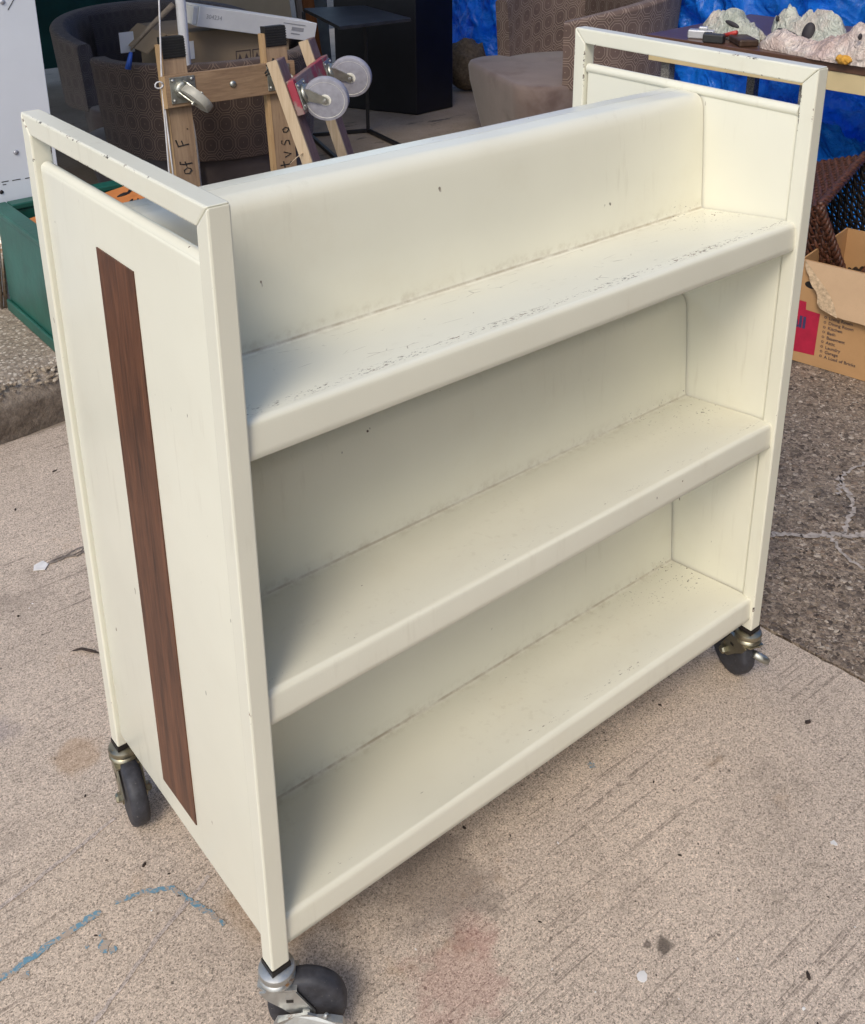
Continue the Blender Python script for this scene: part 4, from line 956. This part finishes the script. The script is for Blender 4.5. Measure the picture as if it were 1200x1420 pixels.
def organic(name, lobes, mat, label, cat, loc, amp=0.006, fs=22, voxel=0.0045, holes=(), folds=0):
    """rubbery lump: lobes merged by voxel remesh, then wrinkled; local coordinates around loc"""
    bm = bmesh.new()
    for l in lobes: ellip(bm, *l)
    rf = random.Random(len(lobes) * 7 + int(loc[1] * 100))
    for k in range(folds):
        c_, r_, *_ = rf.choice(lobes); a_ = rf.uniform(0, 6.28); e_ = rf.uniform(0.15, 1.2)
        q = Vector(c_) + Vector((r_[0] * math.cos(a_) * math.cos(e_), r_[1] * math.sin(a_) * math.cos(e_), r_[2] * math.sin(e_)))
        ellip(bm, q, (0.006, rf.uniform(0.03, 0.06), 0.006), (rf.uniform(-.5, .5), rf.uniform(-.4, .4), rf.uniform(-.7, .7)))
    me = bpy.data.meshes.new('tmp'); bm.to_mesh(me); bm.free(); ob = bpy.data.objects.new('tmp', me); C.objects.link(ob)
    rm = ob.modifiers.new('r', 'REMESH'); rm.mode = 'VOXEL'; rm.voxel_size = voxel
    sm = ob.modifiers.new('s', 'SMOOTH'); sm.iterations = 7; sm.factor = 0.6
    bpy.context.view_layer.update()
    me2 = bpy.data.meshes.new_from_object(ob.evaluated_get(bpy.context.evaluated_depsgraph_get())); bpy.data.objects.remove(ob); bpy.data.meshes.remove(me)
    nm = [v.normal.copy() for v in me2.vertices]
    for v, n_ in zip(me2.vertices, nm):
        p = v.co.copy(); w = abs(fbm(p.x, p.y, p.z, fs, 3)); v.co = p + n_ * amp * (0.5 - 1.6 * w) ; 
        if v.co.z < 0.001: v.co.z = 0.001
    me2.name = name; me2.materials.clear(); me2.materials.append(M[mat]); me2.polygons.foreach_set('use_smooth', [True] * len(me2.polygons))
    o = bpy.data.objects.new(name, me2); C.objects.link(o); o.location = loc; tag(o, label, cat)
    for hname, c, r, rot, hm in holes:
        bm = bmesh.new(); ellip(bm, c, r, rot); h = mk(hname, bm, hm, None, True); h.parent = o
    return o
TT = TZ + 0.0005
def drape(name, mat, label, loc, rot, a, b, bumps, folds, seed, holes=(), edge=0.010, n=70):
    """loose rubber skin lying on the table: a sheet over bumps, wrinkled, with a thick uneven hem"""
    bm = bmesh.new(); m = Matrix.Translation(loc) @ Matrix.Rotation(rot, 4, 'Z'); rings = []
    nr = 30
    for i in range(nr + 1):
        q = i / nr; ring = []
        for k in range(n):
            an = 2 * math.pi * k / n; c_, s_ = math.cos(an), math.sin(an)
            rr = q * (1 + 0.22 * fbm(c_ * 1.3, s_ * 1.3, seed, 1.6, 3))
            x, y = a * rr * c_, b * rr * s_
            h = edge + sum(hh * 0.9 * math.exp(-(((x - bx_) / (rx * 1.15)) ** 2 + ((y - by_) / (ry * 1.15)) ** 2) ** 1.7) for bx_, by_, rx, ry, hh in bumps)
            w = fbm(x * 0.6 + 0.35 * fbm(x, y, seed, 9, 2), y, seed, folds, 3); h += 0.016 * (0.2 - w) * (0.3 + 0.7 * min(1, h / 0.05))
            h += 0.004 * fbm(x, y, seed + 3, 60, 2)
            h *= 1 - max(0, (q - 0.93) / 0.07) ** 2 * 0.35
            ring.append(bm.verts.new(m @ Vector((x, y, max(0.003, h)))))
            if i == 0: break
        rings.append(ring)
    for k in range(n): bm.faces.new((rings[0][0], rings[1][k], rings[1][(k + 1) % n]))
    for i in range(1, nr):
        for k in range(n): bm.faces.new((rings[i][k], rings[i + 1][k], rings[i + 1][(k + 1) % n], rings[i][(k + 1) % n]))
    base = [bm.verts.new((v.co.x, v.co.y, loc[2] + 0.0003)) for v in rings[-1]]
    for k in range(n): bm.faces.new((rings[-1][k], base[k], base[(k + 1) % n], rings[-1][(k + 1) % n]))
    bm.faces.new(base[::-1])
    o = mk(name, bm, mat, None, True, 70); tag(o, label, 'mask')
    for hname, c_, r_, ro_ in holes:
        h_b = bmesh.new(); ellip(h_b, m @ Vector(c_), r_, ro_); hh = mk(hname, h_b, 'latex_dark', None, True); hh.parent = o
    return o
drape('rubber_mask', 'latex_grey', 'crumpled grey green rubber mask lying flat, leftmost of the three', (3.00, 1.62, TT), R(84), 0.145, 0.075, [(0.03, 0.0, 0.07, 0.05, 0.062), (-0.05, 0.0, 0.07, 0.045, 0.045), (0.10, 0.0, 0.04, 0.03, 0.03)], 15, 1.0,
      [('slit_opening', (-0.035, 0.045, 0.052), (0.008, 0.034, 0.009), (0.25, 0.3, 0.0))])
g2 = drape('rubber_mask', 'latex_grey', 'grey green rubber mask with hollow eye propped in the middle of the table', (3.03, 1.31, TT), R(84), 0.165, 0.085, [(0.13, 0.0, 0.045, 0.04, 0.085), (0.06, -0.01, 0.06, 0.05, 0.07), (-0.07, 0.0, 0.075, 0.035, 0.085), (-0.04, 0.02, 0.09, 0.05, 0.04)], 15, 5.0,
      [('eye_hole', (0.122, 0.040, 0.085), (0.008, 0.006, 0.011), (0, 0, 0)), ('mouth_hollow', (0.045, 0.062, 0.040), (0.018, 0.055, 0.013), (0.25, 0.1, 0)), ('neck_hollow', (-0.028, 0.050, 0.052), (0.020, 0.024, 0.040), (0, 0.2, 0))])
drape('rubber_mask', 'latex_pink', 'pale pink rubber mask stretched along the near edge of the table', (2.885, 1.165, TT), R(86), 0.255, 0.060, [(0.19, 0.0, 0.05, 0.05, 0.045), (0.08, 0.0, 0.08, 0.04, 0.04), (-0.06, -0.01, 0.06, 0.05, 0.065), (-0.17, -0.02, 0.07, 0.06, 0.11)], 16, 9.0,
      [('eye_hole', (-0.165, 0.050, 0.095), (0.008, 0.006, 0.011), (0, 0, 0))])
organic('foam_block', [((0, 0, 0.015), (0.018, 0.026, 0.015)), ((0.0, 0.015, 0.016), (0.016, 0.015, 0.015))], 'foam', 'small yellow foam block under the pink mask', 'foam', (2.82, 1.045, TT), 0.004, 60, 0.003)
sc = wroot('small_camera', 'small silver box with black clip at the left end of the brown table', 'gadget', (2.90, 1.70, TT))
gm = Matrix.Translation((2.87, 1.66, TT)) @ Matrix.Rotation(R(28), 4, 'Z')
mk('case', newbox(-0.02, 0.02, -0.045, 0.05, 0.0, 0.032, gm), 'silver', sc, bevel=0.005)
mk('knob', newbox(-0.012, 0.01, -0.02, 0.012, 0.0325, 0.044, gm), 'silver', sc, bevel=0.004)
mk('clip', newbox(-0.032, -0.0205, -0.042, -0.012, 0.0, 0.03, gm), 'blackplastic', sc, bevel=0.004)
gm = Matrix.Translation((2.83, 1.575, TT)) @ Matrix.Rotation(R(20), 4, 'Z')
o = mk('black_case', newbox(-0.018, 0.018, -0.038, 0.038, 0.0, 0.032, gm), 'blackplastic', None, bevel=0.005); tag(o, 'small black plastic case next to the silver box on the table', 'case')
gm = Matrix.Translation((2.865, 1.485, TT)) @ Matrix.Rotation(R(-35), 4, 'Z')
o = mk('leather_wallet', newbox(-0.02, 0.05, -0.05, 0.075, 0.0, 0.026, gm), 'leather', None, bevel=0.006); tag(o, 'dark brown leather wallet in front of the grey masks', 'wallet')
bm = bmesh.new(); tube(bm, [(2.91, 1.60, TT + 0.012), (2.90, 1.53, TT + 0.035)], 0.008, 10); tag(mk('red_pen', bm, 'redplastic', None, True), 'short red pen lying across the leather wallet', 'pen')

# ================================================================== MOVING BOX AND WICKER BASKET
mb = wroot('moving_box', 'cardboard moving box with torn flap, red print and a room checklist', 'box', (2.4, 0.55, 0))
ey = Vector((0.0403, -0.2104, 0)).normalized(); ex = Vector((0.2104, 0.0403, 0)).normalized()     # along the face, into the box
BX = basis((2.188, 0.727, -0.004), ey, ex, (0, 0, 1))
BW, BD, BH = 0.42, 0.34, 0.318
mk('panel', newbox(0, BW, 0.0, 0.005, 0.0, BH, BX), 'card', mb)
mk('panel', newbox(0, 0.005, 0.0055, BD, 0.0, BH, BX), 'card', mb); mk('panel', newbox(BW - 0.005, BW, 0.0055, BD, 0.0, BH, BX), 'card', mb)
mk('panel', newbox(0.0055, BW - 0.0055, BD - 0.005, BD, 0.0, BH, BX), 'card', mb); mk('panel', newbox(0.0055, BW - 0.0055, 0.0055, BD - 0.0055, 0.0, 0.005, BX), 'card', mb)
# the torn front flap hanging down over the face
ft = [(0.035, 0.318), (0.43, 0.318), (0.43, 0.16), (0.235, 0.178), (0.185, 0.178), (0.150, 0.183), (0.118, 0.192), (0.105, 0.205), (0.100, 0.225), (0.092, 0.238), (0.078, 0.248), (0.066, 0.262), (0.060, 0.276), (0.048, 0.288), (0.040, 0.302)]
def flap_pt(x, z, o_):
    x -= 0.022 + 0.02 * (BH - z) / 0.14
    k = (BH - z) / 0.16; return BX @ Vector((x, -0.002 - 0.020 * k - o_, z))
bm = bmesh.new(); a = [bm.verts.new(flap_pt(x, z, 0)) for x, z in ft]; b = [bm.verts.new(flap_pt(x, z, 0.004)) for x, z in ft]
bm.faces.new(a); bm.faces.new(b[::-1])
for i in range(len(ft)): bm.faces.new((a[i], b[i], b[(i + 1) % len(ft)], a[(i + 1) % len(ft)]))
fo = mk('flap', bm, 'card_in', mb)
tn = [(0.036, 0.318), (0.052, 0.305), (0.075, 0.286), (0.105, 0.262), (0.130, 0.240), (0.150, 0.215), (0.165, 0.190), (0.172, 0.178), (0.150, 0.183), (0.118, 0.192), (0.105, 0.205), (0.100, 0.225), (0.092, 0.238), (0.078, 0.248), (0.066, 0.262), (0.060, 0.276), (0.048, 0.288), (0.040, 0.302)]
M['torn'] = simple('torn_kraft', (0.52, 0.38, 0.24), 0.95, 0, 0.3, 90, 1.0, 130)
bm = bmesh.new(); a = [bm.verts.new(flap_pt(x, z, 0.0048 + 0.002 * random.random())) for x, z in tn]; bm.faces.new(a); bmesh.ops.triangulate(bm, faces=bm.faces[:])
bm.faces.ensure_lookup_table(); o = mk('torn_edge', bm, 'torn', None); o.parent = fo; o.matrix_parent_inverse = Matrix.Identity(4)
bm = bmesh.new(); pts = [(0.036 + 0.018 * math.cos(t_), 0.246 + 0.011 * math.sin(t_)) for t_ in [2 * math.pi * k / 20 for k in range(20)]]
a = [bm.verts.new(BX @ Vector((x, -0.0008, z))) for x, z in pts]; bm.faces.new(a); mk('hand_hole', bm, 'plug', mb)
red = [(-0.001, 0.045), (0.108, 0.045), (0.108, 0.165), (0.056, 0.172), (0.056, 0.200), (-0.001, 0.206)]
red = [(0.002, 0.030), (0.070, 0.034), (0.072, 0.166), (0.030, 0.168), (0.029, 0.192), (0.002, 0.192)]
bm = bmesh.new(); bm.faces.new([bm.verts.new(BX @ Vector((x, -0.0007, z))) for x, z in red]); mk('red_print', bm, 'redprint', mb)
FM = lambda x, z, s=0.0: BX @ basis((x, -0.0013, z), (1, 0, s), (0, 0, 1), (0, -1, 0))
text_mesh('lettering', 'Small', 0.050, 'printink', mb, FM(-0.069, 0.110), offset=0.0018)
rows = ['Living Room', 'Dining Room', 'Kitchen', 'Bath', 'Basement', 'Attic', 'Laundry', 'Garage', 'A Load of Bricks']
for k, s_ in enumerate(rows):
    z = 0.1560 - k * 0.0152
    text_mesh('lettering', s_, 0.0135, 'listink', mb, FM(0.099, z), offset=0.0002)
    bm = bmesh.new(); n_ = 16; ri, ro = 0.0024, 0.0038; vi = []; vo = []
    for q in range(n_):
        c_, s2 = math.cos(2 * math.pi * q / n_), math.sin(2 * math.pi * q / n_)
        vi.append(bm.verts.new(BX @ Vector((0.089 + ri * c_, -0.0013, z + 0.0045 + ri * s2)))); vo.append(bm.verts.new(BX @ Vector((0.089 + ro * c_, -0.0013, z + 0.0045 + ro * s2))))
    for q in range(n_): bm.faces.new((vi[q], vi[(q + 1) % n_], vo[(q + 1) % n_], vo[q]))
    mk('tick_ring', bm, 'listink', mb)
# woven basket tipped in the box, opening towards the right
wk = wroot('wicker_basket', 'dark brown woven wicker basket tipped into the moving box', 'basket', (2.4, 0.6, 0.3))
c0 = Vector((2.262, 0.735, 0.452))
e3 = Vector((-0.19, 0.87, -0.30)).normalized(); ea = e3.cross(Vector((0, 0, 1))).normalized(); eb = e3.cross(ea)
e1 = ea * math.cos(R(-8)) + eb * math.sin(R(-8)); e2 = ea * math.cos(R(74)) + eb * math.sin(R(74))   # the two rims at the near corner, e3 the depth
W1, W2, DP = 0.42, 0.30, 0.22
def weave(name, o_, a, b, la, lb, mat, step=0.0105, r=0.0054):
    """one woven wall: strands along a, stakes along b"""
    bm = bmesh.new(); nrm = a.cross(b).normalized(); ns = int(lb / step); nk = int(la / 0.026)
    for i in range(ns):
        pts = []
        for k in range(nk * 2 + 1):
            s = la * k / (nk * 2); off = (0.006 if (k // 2 + i) % 2 else -0.006) * (1 if k % 2 else 0)
            pts.append(o_ + a * s + b * (step * (i + 0.5) + random.uniform(-.0012, .0012)) + nrm * off)
        tube(bm, pts, r * random.uniform(0.85, 1.1), 5, False)
    for k in range(nk):
        s = la * (k + 0.5) / nk; tube(bm, [o_ + a * s, o_ + a * s + b * lb], 0.004, 5, False)
    o = mk(name, bm, mat, wk, True); o['kind'] = 'stuff'; return o
weave('woven_side', c0, e2, e3, W2, DP, 'wicker'); weave('woven_side', c0, e1, e3, W1, DP, 'wicker')
weave('woven_side', c0 + e1 * W1, e2, e3, W2, DP, 'wicker_in'); weave('woven_side', c0 + e2 * W2, e1, e3, W1, DP, 'wicker_in')
weave('woven_bottom', c0 + e3 * DP, e1, e2, W1, W2, 'wicker_in')
def rim(a, b):
    bm = bmesh.new(); d = (b - a); n_ = 40
    x = d.cross(Vector((0.3, 0.2, 1))).normalized(); y = d.cross(x).normalized()
    for ph in (0, 2.1, 4.2):
        tube(bm, [a + d * (k / n_) + (x * math.cos(k * 0.9 + ph) + y * math.sin(k * 0.9 + ph)) * 0.0075 for k in range(n_ + 1)], 0.0075, 6)
    mk('rim', bm, 'wicker', wk, True)
rim(c0, c0 + e1 * W1); rim(c0, c0 + e2 * W2); rim(c0 + e1 * W1, c0 + e1 * W1 + e2 * W2); rim(c0 + e2 * W2, c0 + e1 * W1 + e2 * W2)

# ================================================================== BOOK CART
CL, CD, CT, ZB, ZT = 1.0006, 0.4857, 0.0254, 0.125, 1.124
cart = wroot('book_cart', 'cream enamelled steel library book cart with slanted shelves on four casters', 'book cart', (CL / 2, CD / 2, 0))
def poly_prism(pts3, off):  # polygon in the yz plane, extruded along x by off
    bm = bmesh.new(); a = [bm.verts.new(p) for p in pts3]; b = [bm.verts.new((p[0] + off, p[1], p[2])) for p in pts3]
    bm.faces.new(a); bm.faces.new(b[::-1]); n = len(a)
    for i in range(n): bm.faces.new((a[i], b[i], b[(i + 1) % n], a[(i + 1) % n]))
    return bm
g_ = 0.0003
for x in (0.0, CL - CT):
    mk('post', poly_prism([(x, 0, ZB), (x, CT, ZB), (x, CT, ZT - CT - g_), (x, 0, ZT - g_)], CT), ('paint', 'paint_edge'), cart, bevel=0.0024)
    mk('post', poly_prism([(x, CD - CT, ZB), (x, CD, ZB), (x, CD, ZT - g_), (x, CD - CT, ZT - CT - g_)], CT), ('paint', 'paint_edge'), cart, bevel=0.0024)
    mk('top_rail', poly_prism([(x, g_, ZT), (x, CT + g_, ZT - CT), (x, CD - CT - g_, ZT - CT), (x, CD - g_, ZT)], CT), ('paint', 'paint_edge'), cart, bevel=0.0024)
    # recessed end panel with rolled edges
    bm = newbox(x + 0.0055, x + 0.0199, CT + 0.0018, CD - CT - 0.0018, 0.148, 1.060)
    pn = mk('end_panel', bm, 'paint', cart, bevel=0.0064, bseg=5)
    pn.data.polygons.foreach_set('use_smooth', [True] * len(pn.data.polygons)); pn.data.set_sharp_from_angle(angle=R(35))
    xb = x + 0.0150 if x == 0 else x + 0.0104
    bm = bmesh.new(); tube(bm, [(xb, CT + 0.003, 1.0555), (xb, CD / 2, 1.0555), (xb, CD - CT - 0.003, 1.0555)], 0.0085, 16); sub('rolled_edge', bm, 'paint', pn, True, 50)
    # walnut laminate strip let into the outer face
    xo = x + 0.0053 if x == 0 else x + 0.0201
    bm = bmesh.new(); x0, x1 = (xo - 0.0014, xo + 0.0004) if x == 0 else (xo - 0.0004, xo + 0.0014)
    box(bm, x0, x1, 0.197, 0.2965, 0.194, 0.999); sp_ = mk('wood_strip', bm, 'walnut', None); sp_.parent = pn
# shelves: one folded sheet each, three to a side
def shelf_profile(zb):
    p = [(0.032, zb + 0.004), (0.030, zb), (0.0075, zb), (0.0060, zb + 0.0015), (0.0060, zb + 0.010), (0.0072, zb + 0.034)]
    cx, cz, r = 0.0142, zb + 0.0370, 0.0068
    for k in range(9):
        a = math.pi - 0.18 - k / 8 * (math.pi / 2 - 0.18 + 0.10); p.append((cx + r * math.cos(a), cz + r * math.sin(a) * 1.12))
    p += [(0.05, zb + 0.0412), (0.11, zb + 0.0332), (0.175, zb + 0.0245), (0.1825, zb + 0.0237), (0.1852, zb + 0.0258), (0.1860, zb + 0.032), (0.1905, zb + 0.095), (0.1950, zb + 0.150), (0.1974, zb + 0.176)]
    cx, cz, r = 0.2200, zb + 0.1820, 0.0220
    for k in range(1, 9):
        a = math.pi - 0.15 - k / 8 * (math.pi / 2 - 0.15); p.append((cx + r * math.cos(a), cz + r * 1.35 * math.sin(a)))
    p.append((0.2425, zb + 0.2125))
    return p
def shelf_bm(zb, flip):
    pr2 = shelf_profile(zb); bm = bmesh.new(); n = 24; x0, x1 = CT - 0.002, CL - CT + 0.002; rings = []
    for i in range(n + 1):
        u = i / n; x = x0 + (x1 - x0) * u; ring = []
        for k, (y, z) in enumerate(pr2):
            z += 0.0012 * fbm(x, zb, k * 0.05, 3, 2); 
            ring.append(bm.verts.new((x, CD - y if flip else y, z)))
        rings.append(ring)
    for a, b in zip(rings[:-1], rings[1:]):
        for k in range(len(pr2) - 1): bm.faces.new((a[k], b[k], b[k + 1], a[k + 1]))
    bmesh.ops.recalc_face_normals(bm, faces=bm.faces[:])
    top = max(bm.faces, key=lambda f: f.calc_center_median().z * 0 + (1 if abs(f.calc_center_median().z - (zb + 0.0335)) < 0.006 and 0.06 < (CD - f.calc_center_median().y if flip else f.calc_center_median().y) < 0.16 else 0))
    if top.normal.z < 0: bmesh.ops.reverse_faces(bm, faces=bm.faces[:])
    bmesh.ops.solidify(bm, geom=bm.faces[:], thickness=0.0012); return bm
for zb, mt in ((0.842, 'paint_top'), (0.4955, 'paint_shelf'), (0.1465, 'paint_shelf')):
    for fp in (False, True):
        o = mk('shelf', shelf_bm(zb, fp), mt, cart, True, 60)
# casters
def caster(px, py, trail, brake, dull, lever=0.0):
    fk = 'zinc_old' if dull else 'zinc'
    base = Matrix.Translation((px, py, 0)); td = Vector((*trail, 0)).normalized(); sd = Vector((-td.y, td.x, 0))
    m = basis((px, py, 0), td, sd, (0, 0, 1)); off = 0.036; wr = 0.0505; hw = 0.0135; cz = wr
    bm = bmesh.new(); lathe(bm, [(0.008, 0.0955), (0.0225, 0.0955), (0.0235, 0.0985), (0.0225, 0.1018), (0.0205, 0.1035), (0.0225, 0.105), (0.0238, 0.109), (0.0225, 0.1135), (0.0165, 0.1165), (0.012, 0.117)], 36, base)
    cs = mk('caster', bm, fk, cart, True, 35)
    sub('stem_plug', newbox(px - 0.0135, px + 0.0135, py - 0.0135, py + 0.0135, 0.1172, 0.1246), 'plug', cs)
    # fork: crown and two cheeks
    bm = bmesh.new(); prism(bm, [(-0.024, -0.012), (-0.012, -0.0195), (0.026, -0.0195), (0.026, 0.0195), (-0.012, 0.0195), (-0.024, 0.012)], 0.0925, 0.0953, m); sub('fork_crown', bm, fk, cs)
    for s in (-1, 1):
        out = [(-0.021, 0.0922), (0.024, 0.0922), (0.028, 0.086), (0.0475, cz + 0.004), (0.046, cz - 0.007), (0.036, cz - 0.011), (0.026, cz - 0.007), (0.006, cz + 0.013), (-0.012, 0.078)]
        ya, yb = s * 0.0168, s * 0.0195
        bm = bmesh.new(); a = [bm.verts.new(m @ Vector((x, ya, z))) for x, z in out]; b = [bm.verts.new(m @ Vector((x, yb, z))) for x, z in out]
        bm.faces.new(a); bm.faces.new(b[::-1])
        for i in range(len(out)): bm.faces.new((a[i], b[i], b[(i + 1) % len(out)], a[(i + 1) % len(out)]))
        sub('fork_cheek', bm, fk, cs)
        sub('fork_slot', newbox(0.012, 0.021, min(yb, yb + s * 0.0004), max(yb, yb + s * 0.0004), 0.0735, 0.0785, m), 'plug', cs)
        bm = bmesh.new(); lathe(bm, [(0.0085, 0.0), (0.0085, 0.005), (0.006, 0.008), (0, 0.0085)], 6, m @ basis((off, s * 0.0196, cz), (1, 0, 0), (0, 0, -s), (0, s, 0))); sub('axle_nut', bm, fk, cs)
    wm_ = m @ basis((off, 0, cz), (1, 0, 0), (0, 0, -1), (0, 1, 0))
    bm = bmesh.new(); lathe(bm, [(wr * .70, -hw), (wr * .88, -hw), (wr * .96, -hw * .82), (wr, -hw * .4), (wr, hw * .4), (wr * .96, hw * .82), (wr * .88, hw), (wr * .70, hw)], 48, wm_); sub('tyre', bm, 'rubber', cs, True, 40)
    bm = bmesh.new(); lathe(bm, [(0, -hw * .95), (wr * .22, -hw * .95), (wr * .26, -hw * .55), (wr * .60, -hw * .55), (wr * .69, -hw * .9), (wr * .69, hw * .9), (wr * .60, hw * .55), (wr * .26, hw * .55), (wr * .22, hw * .95), (0, hw * .95)], 40, wm_); sub('hub', bm, 'hub', cs, True, 40)
    if brake:
        s = brake; lm = m @ Matrix.Translation((off, s * 0.0235, cz - 0.002)) @ Matrix.Rotation(lever, 4, 'Y')
        out = [(-0.040, -0.012), (-0.036, 0.002), (-0.014, 0.008), (0.0, 0.013), (0.012, 0.010), (0.030, 0.0125), (0.045, 0.011), (0.049, 0.004), (0.047, -0.006), (0.030, -0.010), (0.0, -0.014)]
        bm = bmesh.new(); y0, y1 = (0, s * 0.0035)
        a = [bm.verts.new(lm @ Vector((x, y0, z))) for x, z in out]; b = [bm.verts.new(lm @ Vector((x, y1 + (s * 0.006 if abs(x) > 0.028 else 0), z))) for x, z in out]
        bm.faces.new(a); bm.faces.new(b[::-1])
        for i in range(len(out)): bm.faces.new((a[i], b[i], b[(i + 1) % len(out)], a[(i + 1) % len(out)]))
        bl_ = sub('brake_lever', bm, 'zinc', cs)
        bm = bmesh.new(); tube(bm, [lm @ Vector((0.022, s * 0.002, 0.008)), lm @ Vector((0.023, s * 0.008, 0.022))], 0.003, 8); sub('lever_tab', bm, 'zinc', cs, True)
        if s < 0:
            o = text_mesh('lettering', 'OFF', 0.011, 'chipwhite', None, lm @ basis((0.026, s * 0.0125, -0.004), (1, 0, 0), (0, 0, 1), (0, -1, 0))); o.parent = cs
    return cs
h_ = CT / 2
caster(h_, h_, (0.80, -0.60), -1, False, R(10))
caster(h_, CD - h_, (-0.16, -0.98), 0, True)
caster(CL - h_, h_, (0.30, 0.95), 0, True)
caster(CL - h_, CD - h_, (0.5, 0.8), 0, True)
# parked brake stub on the far front caster
fc = [o for o in bpy.data.objects if o.name.startswith('caster')]
bm = bmesh.new(); tube(bm, [(0.990, -0.002, 0.070), (1.006, -0.014, 0.056), (1.011, -0.018, 0.052)], [0.007, 0.008, 0.0065], 12); mk('brake_lever', bm, 'caster_grey', cart, True)

# ================================================================== LITTER
def chip(name, label, cat, x, y, r, mat, h=0.002, n=9, st=1.0, ang=0.0):
    bm = bmesh.new(); pts = []
    for k in range(n):
        a = 2 * math.pi * k / n; q = r * random.uniform(0.55, 1.15); u, v = q * st * math.cos(a), q * math.sin(a)
        pts.append((x + u * math.cos(ang) - v * math.sin(ang), y + u * math.sin(ang) + v * math.cos(ang)))
    prism(bm, pts, 0.0006, h); o = mk(name, bm, mat); tag(o, label, cat); return o
chip('paint_chip', 'white paint chip on the slab below the dark round stain', 'paint chip', 0.4238, -0.2378, 0.008, 'chipwhite', st=1.4, ang=0.9)
chip('paint_chip', 'tiny white paint chip near the lower right corner', 'paint chip', 0.81, -0.285, 0.005, 'chipwhite')
def spots(name, lst, mat):
    bm = bmesh.new()
    for x, y, r in lst:
        q = bmesh.ops.create_icosphere(bm, subdivisions=1, radius=1)
        m = Matrix.Translation((x, y, r * 0.25)) @ Matrix.Rotation(random.uniform(0, 6), 4, 'Z') @ Matrix.Diagonal((r * random.uniform(1, 2.2), r * random.uniform(.6, 1), r * 0.4, 1))
        for v in q['verts']: v.co = m @ (v.co * random.uniform(.8, 1.2))
    o = mk(name, bm, mat); o['kind'] = 'stuff'; return o
rnd = random.Random(11); lst = []
for i in range(150): lst.append((rnd.uniform(-0.3, 1.1), rnd.uniform(-0.6, 1.6), 0.0012 + 0.0035 * rnd.random() ** 4))
spots('dark_litter', lst, 'bits')
lst = [(rnd.uniform(-0.3, 1.1), rnd.uniform(-0.5, 1.2), 0.0010 + 0.002 * rnd.random() ** 3) for i in range(45)]
spots('pale_litter', lst, 'chipwhite')
# frayed tag and string on the slab, a twig, a few dead leaves
tg = wroot('price_tag', 'small white paper tag with frayed grey string on the slab left of the cart', 'tag', (0.12, 1.15, 0))
bm = bmesh.new(); prism(bm, [(0.100, 1.150), (0.120, 1.138), (0.133, 1.152), (0.127, 1.170), (0.107, 1.166)], 0.002, 0.004); mk('tag_paper', bm, 'chipwhite', tg)
M['greystring'] = simple('grey_string', (0.20, 0.17, 0.15), 0.9)
for k in range(4):
    p = Vector((0.130, 1.155, 0.003)); pts = []
    for i in range(12): pts.append(p.copy()); p += Vector((0.012 + random.uniform(-.006, .006), -0.002 + random.uniform(-.010, .010), random.uniform(-.001, .001))); p.z = max(0.002, p.z)
    bm = bmesh.new(); tube(bm, pts, 0.0013, 5); mk('thread', bm, 'greystring', tg, True)
bm = bmesh.new(); tube(bm, [(0.070, 0.862, 0.003), (0.085, 0.855, 0.005), (0.098, 0.838, 0.004), (0.108, 0.823, 0.003)], [0.001, 0.0025, 0.003, 0.001], 6)
tag(mk('twig', bm, 'bits', None, True), 'short dark curled twig on the slab beside the cart', 'twig')
